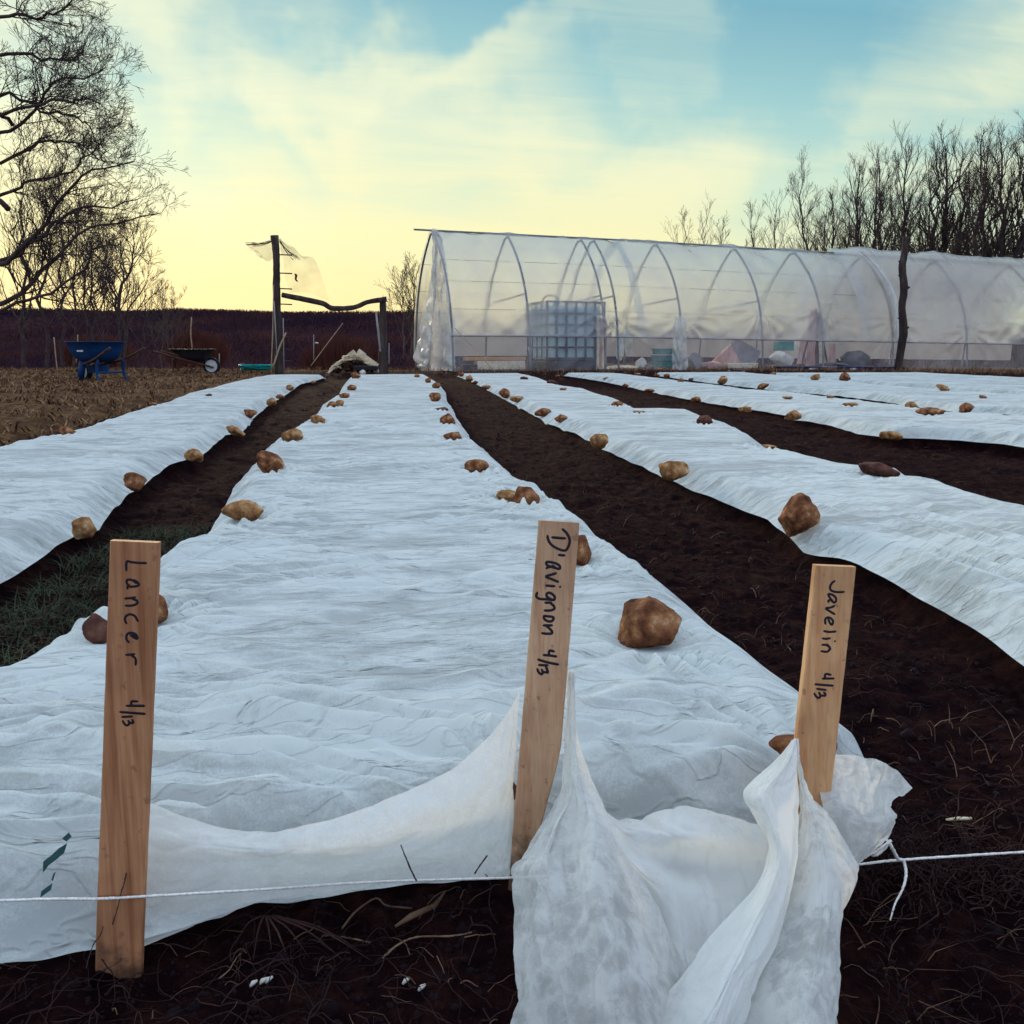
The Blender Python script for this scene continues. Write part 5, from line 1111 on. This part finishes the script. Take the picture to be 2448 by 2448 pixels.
mb = MB(); q = hor(191, 839, 14.6 - .36); mb.box(q, (.045, .004, .012), [RGT, np.array([sy_, cy_, 0]), (0, 0, 1)]); mb.build('label_patch', M_WHITEM, root, base)
# black one, side on, wheel right
b, T = frame_at(455, 895, 18.4, R(6)); base = np.array(b)
root = empty('wheelbarrow', base, 'black shallow wheelbarrow seen side on with its wheel to the right', 'wheelbarrow')
mb = MB(); loft(mb, [rrect(T, .18, 0, .14, .16, .24), rrect(T, .12, 0, .26, .24, .34), rrect(T, .06, 0, .40, .30, .455), rrect(T, .055, 0, .425, .32, .46), rrect(T, .055, 0, .425, .32, .475), rrect(T, .06, 0, .38, .28, .47), rrect(T, .12, 0, .22, .2, .35), rrect(T, .18, 0, .12, .14, .26)]); mb.build('tub', M_BLACKP, root, base, True)
for sgn in (-1, 1):
    mb = MB(); mb.tube(cr([T((.44, sgn * .05, .13)), T((.1, sgn * .18, .235)), T((-.2, sgn * .25, .32)), T((-.58, sgn * .28, .44))], 14), .018, 8); mb.build('handle', M_RUST, root, base, True)
    mb = MB(); mb.tube(cr([T((-.28, sgn * .24, .33)), T((-.26, sgn * .22, .12)), T((-.24, sgn * .22, .01)), T((-.08, sgn * .22, .01)), T((.05, sgn * .18, .20))], 22), .012, 6); mb.build('leg', M_RUST, root, base, True)
wheel(root, T, (.40, 0, .16), .16, .045, base)

# ------------------------------------------------------------------ the plastic tunnel
TA = R(68.1)
a_dir = lat(math.sin(TA), math.cos(TA)) ; b_dir = lat(-math.cos(TA), math.sin(TA))
P0 = lat(-1.25, 20.0, .12)
WD, HT = 2.75, 2.96
def prof(t):                     # t 0..1 near foot -> apex -> far foot ; gothic arch
    t = np.asarray(t, float); x = np.where(t < .5, t * 2, (1 - t) * 2)         # 0 foot .. 1 apex
    th = x * R(62)
    bx = (1 - np.cos(th)) / (1 - math.cos(R(62))) * WD / 2; z = np.sin(th) / math.sin(R(62)) * HT
    # straighter wall low, pointed top
    z = HT * (x ** .92); bx = WD / 2 * (.16 * x + .84 * x ** 3.0)
    return np.where(t < .5, bx, WD - bx), z
def gdrop(s): return -.012 * np.maximum(s - 3, 0)
def TP(s, t, out=0.0, sag=0.0):
    s = np.asarray(s, float); bx, z = prof(t)
    P = P0 + a_dir * s[..., None] + b_dir * bx[..., None]; P[..., 2] += z + gdrop(s) * 1.0
    return P
sx = lambda px: ((px - 1224) / F * 20.0 + 1.25) / (math.sin(TA) - (px - 1224) / F * math.cos(TA))
hoops = [0.05] + [sx(p) for p in (1268, 1445, 1476 - 0, 1627, 1817, 1960, 2125, 2300, 2480)]
root = empty('plastic_tunnel', P0, 'long translucent plastic-covered hoop tunnel beyond the beds', 'greenhouse'); TB = np.array(root.location)
M_FILM = bpy.data.materials.new('greenhouse_film'); M_FILM.use_nodes = True
def film(m, lo, hi, col, sc=1.2, blur=0.0):
    t = m.node_tree; t.nodes.clear()
    c = N(t, 'ShaderNodeTexCoord'); n_ = N(t, 'ShaderNodeTexNoise', inp={'Scale': sc, 'Detail': 7, 'Roughness': .55, 'Distortion': .6}); t.links.new(c.outputs['Object'], n_.inputs[0])
    mr = N(t, 'ShaderNodeMapRange', inp={1: .3, 2: .7, 3: lo, 4: hi}); t.links.new(n_.outputs[0], mr.inputs[0])
    d = N(t, 'ShaderNodeBsdfDiffuse', inp={0: (*col, 1)}); tr = N(t, 'ShaderNodeBsdfTranslucent', inp={0: (*col, 1)}); gl = N(t, 'ShaderNodeBsdfGlossy', inp={0: (1, 1, 1, 1), 1: .28})
    n2 = N(t, 'ShaderNodeTexNoise', inp={'Scale': sc * 5, 'Detail': 4}); t.links.new(c.outputs['Object'], n2.inputs[0]); b = N(t, 'ShaderNodeBump', inp={'Strength': .5, 'Distance': .03}); t.links.new(n2.outputs[0], b.inputs['Height'])
    for q in (d, gl): t.links.new(b.outputs[0], q.inputs['Normal'])
    m1 = N(t, 'ShaderNodeMixShader', inp={0: .45}); t.links.new(d.outputs[0], m1.inputs[1]); t.links.new(tr.outputs[0], m1.inputs[2])
    m2 = N(t, 'ShaderNodeMixShader', inp={0: .10}); t.links.new(m1.outputs[0], m2.inputs[1]); t.links.new(gl.outputs[0], m2.inputs[2])
    tp0 = N(t, 'ShaderNodeBsdfTransparent'); rf = N(t, 'ShaderNodeBsdfRefraction', inp={'IOR': 1.06, 'Roughness': .5}); tp = N(t, 'ShaderNodeMixShader', inp={0: blur}); t.links.new(tp0.outputs[0], tp.inputs[1]); t.links.new(rf.outputs[0], tp.inputs[2]); m3 = N(t, 'ShaderNodeMixShader'); t.links.new(mr.outputs[0], m3.inputs[0]); t.links.new(tp.outputs[0], m3.inputs[1]); t.links.new(m2.outputs[0], m3.inputs[2])
    o_ = N(t, 'ShaderNodeOutputMaterial'); t.links.new(m3.outputs[0], o_.inputs[0])
film(M_FILM, .30, .52, (.50, .51, .54), blur=.72)
M_CURT = bpy.data.materials.new('thin_side_film'); M_CURT.use_nodes = True; film(M_CURT, .14, .34, (.48, .46, .50))
M_FILM2 = bpy.data.materials.new('gathered_film'); M_FILM2.use_nodes = True; film(M_FILM2, .50, .88, (.60, .60, .60), 3)
def filmskin(name, s0, s1, t0, t1, ns, ntt, out=.02, m=M_FILM, seed=1, sag=.05, pull=True, top_raise=0.0):
    s = np.linspace(s0, s1, ns); t_ = np.linspace(t0, t1, ntt); Tt, Ss = np.meshgrid(t_, s)
    G = TP(Ss, Tt); n_ = gnorm(G); ctr = TP(Ss, np.full_like(Tt, .5)); ctr[..., 2] = 1.2; sgn = np.sign(np.sum(n_ * (G - ctr), -1)); n_ = n_ * sgn[..., None]
    h = out + .028 * fbm(Ss * 1.2 + Tt * 5, Tt * 7 - Ss * .6, 4, seed) + .02 * (1 - np.abs(pn(Ss * 1.5 - Tt * 12, Ss * .5, seed + 3)) * 2.4)
    hs = np.array(hoops); dm = np.min(np.abs(Ss[..., None] - hs), -1); h = h - sag * np.clip(dm / .9, 0, 1) ** .8
    # diagonal tension folds near the feet of the hoops
    for j, hp in enumerate(hoops[2:]):
        ds = Ss - hp; tt = np.minimum(Tt, 1 - Tt); zc = .40 + .08 * math.sin(j * 5)
        ang = np.arctan2(tt * 2 * 3.0 - zc * 3.0, ds + 1e-6); rr2 = np.hypot(tt * 6 - zc * 3, ds)
        w_ = np.exp(-(rr2 / .9) ** 2) * (tt * 2 < zc + .05)
        h = h + .085 * w_ * (1 - np.abs(np.sin(ang * 7 + j))) * sstep(.05, .3, rr2)
    G = G + n_ * h[..., None]; G[..., 2] += top_raise * sstep(.3, .5, np.minimum(Tt, 1 - Tt))
    return mesh(name, G, gridfaces(ns, ntt), m, root, TB)
filmskin('film_cover', 0.0, sx(1540), .108, .96, 160, 90, seed=3)
filmskin('film_cover', sx(1520), sx(2075), .108, .96, 160, 90, seed=13, out=.045)
filmskin('film_cover', sx(2050), sx(2600), .108, .96, 160, 90, seed=23, out=.07, top_raise=.10)
# lower side curtain: separate sheet hanging on a batten
filmskin('side_curtain', 0.0, sx(2600), .0, .115, 340, 26, seed=33, out=.05, m=M_CURT, sag=.02)
mb = MB(); mb.tube(TP(np.linspace(0, sx(2600), 40), np.full(40, .108)) - b_dir * .07, .016, 6, wob=.2); mb.build('batten', M_GREY, root, TB)
for i, hp in enumerate(hoops):
    mb = MB(); tt = np.linspace(0, 1, 40); mb.tube(TP(np.full(40, hp), tt), .024, 8); mb.build('hoop', M_STEEL, root, TB, True)
    if i in (1, 2, 3, 4, 5):
        a_ = TP(np.array([hp]), np.array([.26]))[0]; b2 = TP(np.array([hp]), np.array([.76]))[0]; mb = MB(); mb.tube([a_, b2], .016, 6); mb.build('crossbar', M_STEEL, root, TB)
mb = MB(); r1 = TP(np.array([-.35]), np.array([.5]))[0]; r2 = TP(np.array([sx(1555)]), np.array([.5]))[0]; mb.tube([r1 - [0, 0, .0], r2], .02, 8)
mb.tube([TP(np.array([sx(1560)]), np.array([.5]))[0], TP(np.array([sx(2600)]), np.array([.5]))[0]], .02, 8); mb.build('ridge_pole', M_STEEL, root, TB)
for t_ in (.2, .3, .38, .62, .72, .8):
    mb = MB(); mb.tube(TP(np.linspace(0, sx(2600), 30), np.full(30, t_)) - 0, .004, 4); mb.build('guy_wire', M_GREY, root, TB)
# gathered end drape on the left, flaring to the ground
rows = [[(1036, 545, 21.2), (1040, 548, 21.15), (1046, 556, 21.1), (1051, 562, 21.1)],
        [(1034, 600, 21.3), (1042, 602, 21.15), (1054, 602, 21.2), (1062, 604, 20.9)],
        [(1027, 660, 21.4), (1041, 662, 21.1), (1056, 662, 21.25), (1071, 664, 20.7)],
        [(1012, 730, 21.5), (1034, 732, 21.0), (1054, 735, 21.2), (1077, 740, 20.5)],
        [(1002, 800, 21.6), (1030, 800, 20.8), (1054, 802, 21.1), (1084, 805, 20.2)],
        [(988, 860, 21.6), (1020, 862, 20.8), (1050, 866, 21.0), (1082, 866, 20.1)],
        [(995, 890, 21.4), (1025, 892, 20.9), (1052, 893, 20.9), (1076, 893, 20.1)]]
Pn = np.array([[hor(*p) for p in r] for r in rows]); G = cr(Pn, 130); G = np.swapaxes(cr(np.swapaxes(G, 0, 1), 80), 0, 1)
ii, jj = np.meshgrid(np.linspace(0, 1, 80), np.linspace(0, 1, 130))
hgt = .10 * (1 - np.abs(pn(ii * 4 + 1.2 * jj, jj * 2.2, 91)) * 2.4) + .06 * (1 - np.abs(pn(ii * 5 - jj * 6, jj * 6 + ii * 3, 95)) * 2.4) + .02 * fbm(ii * 12, jj * 16, 3, 97)
G = G + gnorm(G) * (hgt * (.35 + .65 * jj))[..., None]; mesh('end_drape', G, gridfaces(130, 80), M_FILM2, root, TB)
def strip(rows, name, seed, m=M_FILM2, amp=.05):
    Pn = np.array([[hor(*p) for p in r] for r in rows]); G = cr(Pn, 90); G = np.swapaxes(cr(np.swapaxes(G, 0, 1), 30), 0, 1); ii, jj = np.meshgrid(np.linspace(0, 1, 30), np.linspace(0, 1, 90))
    G = G + gnorm(G) * (amp * (1 - np.abs(pn(ii * 4, jj * 3 + ii, seed)) * 2.4))[..., None]; mesh(name, G, gridfaces(90, 30), m, root, TB)
dH = lambda px: float(20.0 + .373 * sx(px)) - .10
strip([[(1612, 755, dH(1612)), (1625, 757, dH(1612) - .1), (1640, 760, dH(1640))], [(1607, 800, dH(1612)), (1624, 802, dH(1612) - .12), (1642, 804, dH(1640))], [(1606, 850, dH(1612)), (1626, 852, dH(1612) - .12), (1646, 854, dH(1640))], [(1608, 884, dH(1612)), (1628, 886, dH(1612) - .1), (1644, 886, dH(1640))]], 'gathered_film', 5, amp=.04)
strip([[(2052, 600, 25.1), (2056, 600, 25.0), (2062, 601, 25.0)], [(2095, 645, 24.9), (2101, 643, 24.75), (2110, 646, 24.8)], [(2125, 700, 24.6), (2132, 700, 24.5), (2142, 704, 24.6)], [(2136, 770, 24.4), (2144, 770, 24.25), (2153, 772, 24.4)], [(2138, 810, 24.3), (2146, 811, 24.2), (2156, 812, 24.3)]], 'overlap_seam', 9, amp=.03)
mb = MB(); mb.tube([hor(1088, 785, 19.9), hor(1183, 888, 18.9)], .008, 6); mb.build('guy_rope', M_POLE, root, TB)

# things inside / in front of the tunnel, seen through the film
def dH2(px, inside=.5): return float(20.0 + .373 * sx(px)) + inside
AX = [a_dir, b_dir, np.array([0, 0, 1.0])]
def tun(px, py, inside=.6): return hor(px, py, dH2(px, inside))
# liquid tote in a cage
c = tun(1352, 888, 1.12); c[2] = .13; root = empty('caged_water_tank', c, 'white plastic water tank in a metal cage on a dark pallet inside the tunnel', 'water tank'); cb = np.array(c)
def L3(x, y, z): return cb + a_dir * x + b_dir * y + np.array([0, 0, z])
mb = MB(); mb.box(L3(0, 0, .80), (.66, .50, .60), AX, bev=.07); mb.build('tank', M_TANK, root, cb)
mb = MB(); mb.box(L3(0, 0, .10), (.72, .55, .09), AX, bev=.01); mb.build('pallet', M_BLACKP, root, cb)
mb = MB()
for yy in (-.54, .54):
    for k_ in range(7): mb.tube([L3(-.70 + k_ * 1.4 / 6, yy, .2), L3(-.70 + k_ * 1.4 / 6, yy, 1.47)], .024, 6)
    for k_ in range(6): mb.tube([L3(-.72, yy, .24 + k_ * .246), L3(.72, yy, .24 + k_ * .246)], .022, 6)
for xx in (-.71, .71):
    for k_ in range(5): mb.tube([L3(xx, -.54 + k_ * .27, .2), L3(xx, -.54 + k_ * .27, 1.47)], .016, 6)
    for k_ in range(6): mb.tube([L3(xx, -.54, .24 + k_ * .246), L3(xx, .54, .24 + k_ * .246)], .016, 6)
mb.build('cage', M_STEEL2 if 'M_STEEL2' in globals() else mat('dark_cage', (.012, .020, .035), .6), root, cb)
mb = MB(); mb.tube([L3(-.22, 0, 1.40), L3(-.22, 0, 1.56)], [.10, .05], 12); mb.build('lid', M_TEAL, root, cb)
mb = MB(); mb.tube(cr([L3(-.70, -.3, 1.5), L3(-.6, -.3, 1.6), L3(-.4, -.3, 1.6), L3(-.25, -.2, 1.52)], 16), .014, 6); mb.build('hose', M_POLE, root, cb, True)
def boxthing(name, px, py, inside, half, m, label, cat, ax=AX, bev=.01, group=None):
    c = tun(px, py, inside); mb = MB(); mb.box(c + np.array([0, 0, half[2]]), half, ax, bev); 
    return thingmesh(name, mb, m, c, label, cat, group, False)
# lumber
c = tun(1437, 888, .5); root = empty('lumber_bundle', c, 'bundle of tan upright boards right of the water tank', 'lumber')
for k_ in range(4):
    mb = MB(); mb.box(c + a_dir * (-.09 + k_ * .062) + np.array([0, 0, .62 - .02 * k_]), (.028, .02, .62 - .02 * k_), AX); mb.build('board', M_PINK if k_ % 2 else M_CREAM, root, np.array(c))
c = tun(1195, 884, .5); root = empty('stacked_boards', c, 'low stack of orange and cream boards at left inside the tunnel', 'lumber')
mb = MB(); mb.box(c + np.array([0, 0, .10]), (.55, .10, .09), AX); mb.build('cream_boards', M_CREAM, root, np.array(c))
mb = MB(); mb.box(c - a_dir * .12 + np.array([0, 0, .235]), (.68, .10, .035), AX); mb.build('orange_board', M_ORANGE, root, np.array(c))
mb = MB(); mb.box(c - a_dir * .7 + np.array([0, 0, .06]), (.16, .1, .06), AX); mb.build('dark_offcut', M_BLACKP, root, np.array(c))
# teal crates
c = tun(1585, 880, .45); root = empty('crate_stack', c, 'stack of teal plastic crates inside the tunnel', 'crates')
for k_ in range(3):
    mb = MB(); mb.box(c + a_dir * (.02 * k_) + np.array([0, 0, .07 + .15 * k_]), (.24, .16, .055), AX, .01); mb.box(c + a_dir * (.02 * k_) + np.array([0, 0, .13 + .15 * k_]), (.26, .18, .012), AX); mb.build('crate', M_TEAL, root, np.array(c))
def sack(px, py, inside, w_, h_, m, label, cat='sack', seed=3):
    c = tun(px, py, inside); me = stone_mesh(seed, w_, w_ * .7, h_, m, 4); o = bpy.data.objects.new('bundle', me); COL.objects.link(o); o.location = c + np.array([0, 0, h_]); o.rotation_euler = (0, 0, -TA + R(90) - YAW); tag(o, label, cat); return o
sack(1480, 862, .5, .10, .30, M_SACK, 'narrow cream sack standing left of the teal crates', seed=31)
sack(1500, 850, .8, .11, .30, M_SACK, 'pale sack behind the narrow cream one', seed=32)
sack(1532, 884, .35, .13, .14, M_SACK, 'grey-white bundle just left of the teal crates', seed=33)
sack(1487, 905, .3, .16, .13, M_TEAL, 'green bundle below the cream sacks', seed=34)
sack(1660, 884, .35, .18, .20, M_GREY, 'rounded grey bag right of the gathered film', seed=35)
sack(1697, 884, .5, .3, .10, M_PINK, 'low pinkish heap right of the rounded grey bag', seed=36)
sack(1480, 886, .4, .5, .06, M_CREAM, 'low strip of pale rubble right of the tank', seed=37, cat='rubble')
boxthing('pale_boards', 1770, 880, .4, (.42, .12, .06), M_CREAM, 'long cream board pile on the ground below the leaning sheet', 'lumber')
# leaning A sheet
c = tun(1775, 876, .7); mb = MB(); mb.box(c + np.array([0, 0, .26]), (.42, .02, .30), [a_dir * .9 + np.array([0, 0, -.42]), b_dir, np.array([0, 0, .9]) + a_dir * .42]); thingmesh('leaning_sheet', mb, M_GREY, c, 'grey sheet leaning at a slant inside the tunnel', 'panel', None, False)
c = tun(1730, 876, .5); mb = MB(); mb.add(np.array([c + a_dir * -.42, c + a_dir * .55, c + a_dir * .18 + [0, 0, .50], c + b_dir * .1 + a_dir * -.42, c + b_dir * .1 + a_dir * .55, c + b_dir * .1 + a_dir * .18 + [0, 0, .5]]), [[0, 1, 2], [5, 4, 3], [0, 3, 4, 1], [1, 4, 5, 2], [2, 5, 3, 0]]); thingmesh('folded_tarp', mb, M_PINK, c, 'pinkish triangular folded tarp in front of the grey sheet', 'tarp', None, False)
boxthing('green_tarp_roll', 1873, 838, .7, (.22, .12, .11), M_TEAL, 'green box held high left of the pink rack', 'box')
sack(1868, 880, .6, .34, .22, M_SACK, 'pale green-grey heap below the green box', seed=41)
c = tun(1945, 880, .6); root = empty('draped_rack', c, 'tall rack draped with faded pink and red cloth inside the tunnel', 'rack')
for k_, (x0, x1, zz0, zz1, mm) in enumerate([(-.42, -.22, .1, .75, M_PINK), (-.22, .02, .05, 1.42, M_PINK), (.02, .12, .1, 1.36, M_RUST), (.12, .38, .05, 1.2, M_CREAM), (.38, .55, .1, .6, M_PINK)]):
    s_ = np.linspace(x0, x1, 20); z_ = np.linspace(zz0, zz1, 30); Z2, S2 = np.meshgrid(z_, s_); G = c + a_dir * (S2 * (1.25 - .35 * Z2 / 1.4))[..., None] + b_dir * (.06 * pn(S2 * 14, Z2 * 1.4, 60 + k_))[..., None]; G[..., 2] += Z2
    mesh('cloth', G, gridfaces(20, 30), mm, root, np.array(c))
mb = MB(); mb.tube([c + [0, 0, 0] - a_dir * .4, c + [0, 0, 1.45]], .02, 6); mb.tube([c + a_dir * .45, c + [0, 0, 1.45]], .02, 6); mb.build('frame', M_RUST, root, np.array(c))
sack(2040, 880, .5, .42, .22, M_BLACKP, 'long dark heap right of the pink rack', seed=44)
sack(1985, 882, .35, .5, .08, M_BLACKP, 'low dark heap below the pink rack', seed=45)
for i, (x0, x1) in enumerate([(1858, 1905), (1908, 1952), (1955, 1992), (1995, 2060), (2063, 2162)]):
    cx = (x0 + x1) / 2; c = hor(cx, 887, dH2(cx, -.35)); w2 = (x1 - x0) / 2 / F * c[1] * 1.06; root = empty('seed_tray', c, ['flat blue tray, leftmost of the row along the tunnel foot', 'flat blue tray with a pale patch, second of the row at the tunnel foot', 'flat blue-grey tray in the middle of the row at the tunnel foot', 'flat blue tray, fourth of the row at the tunnel foot', 'long flat blue tray behind the foot of the rough leaning post'][i], 'tray', 'blue trays along the foot of the tunnel')
    mb = MB(); mb.box(c + np.array([0, 0, .05]), (w2, .16, .045), AX, .01); mb.build('tray_body', M_BLUE if i != 2 else M_GREY, root, np.array(c))
    mb = MB(); mb.box(c + np.array([0, 0, .10]), (w2 + .012, .175, .008), AX); mb.build('rim', M_BLUE if i != 2 else M_GREY, root, np.array(c))
    if i in (1, 3): mb = MB(); mb.box(c - b_dir * .168 + np.array([0, 0, .05]), (.09, .006, .025), AX); mb.build('pale_patch', M_WHITEM, root, np.array(c))
# the rough leaning post
base = hor(2146, 884, 23.6); root = empty('rough_post', base, 'rough dark crooked log post leaning in front of the tunnel at right', 'post')
dd = 23.6
logp([hor(2146, 888, dd), hor(2153, 840, dd), hor(2160, 790, dd), hor(2156, 740, dd), hor(2161, 690, dd), hor(2157, 640, dd), hor(2163, 600, dd), hor(2166, 566, dd)], [.095, .09, .10, .085, .09, .085, .078, .075], 'trunk', root, 7)
for (x, y, s_) in ((2152, 626, -1), (2171, 688, 1), (2150, 660, -1), (2169, 784, 1), (2151, 726, -1), (2149, 762, -1), (2172, 570, 1)):
    mb = MB(); a = hor(x, y, dd); mb.tube([a - RGT * s_ * .08, a, a + RGT * s_ * .035 + [0, 0, .02]], [.045, .035, .02] if y in (626, 688, 784, 570) else [.015, .012, .01], 7); mb.build('stub', M_LOG, root, base, True)
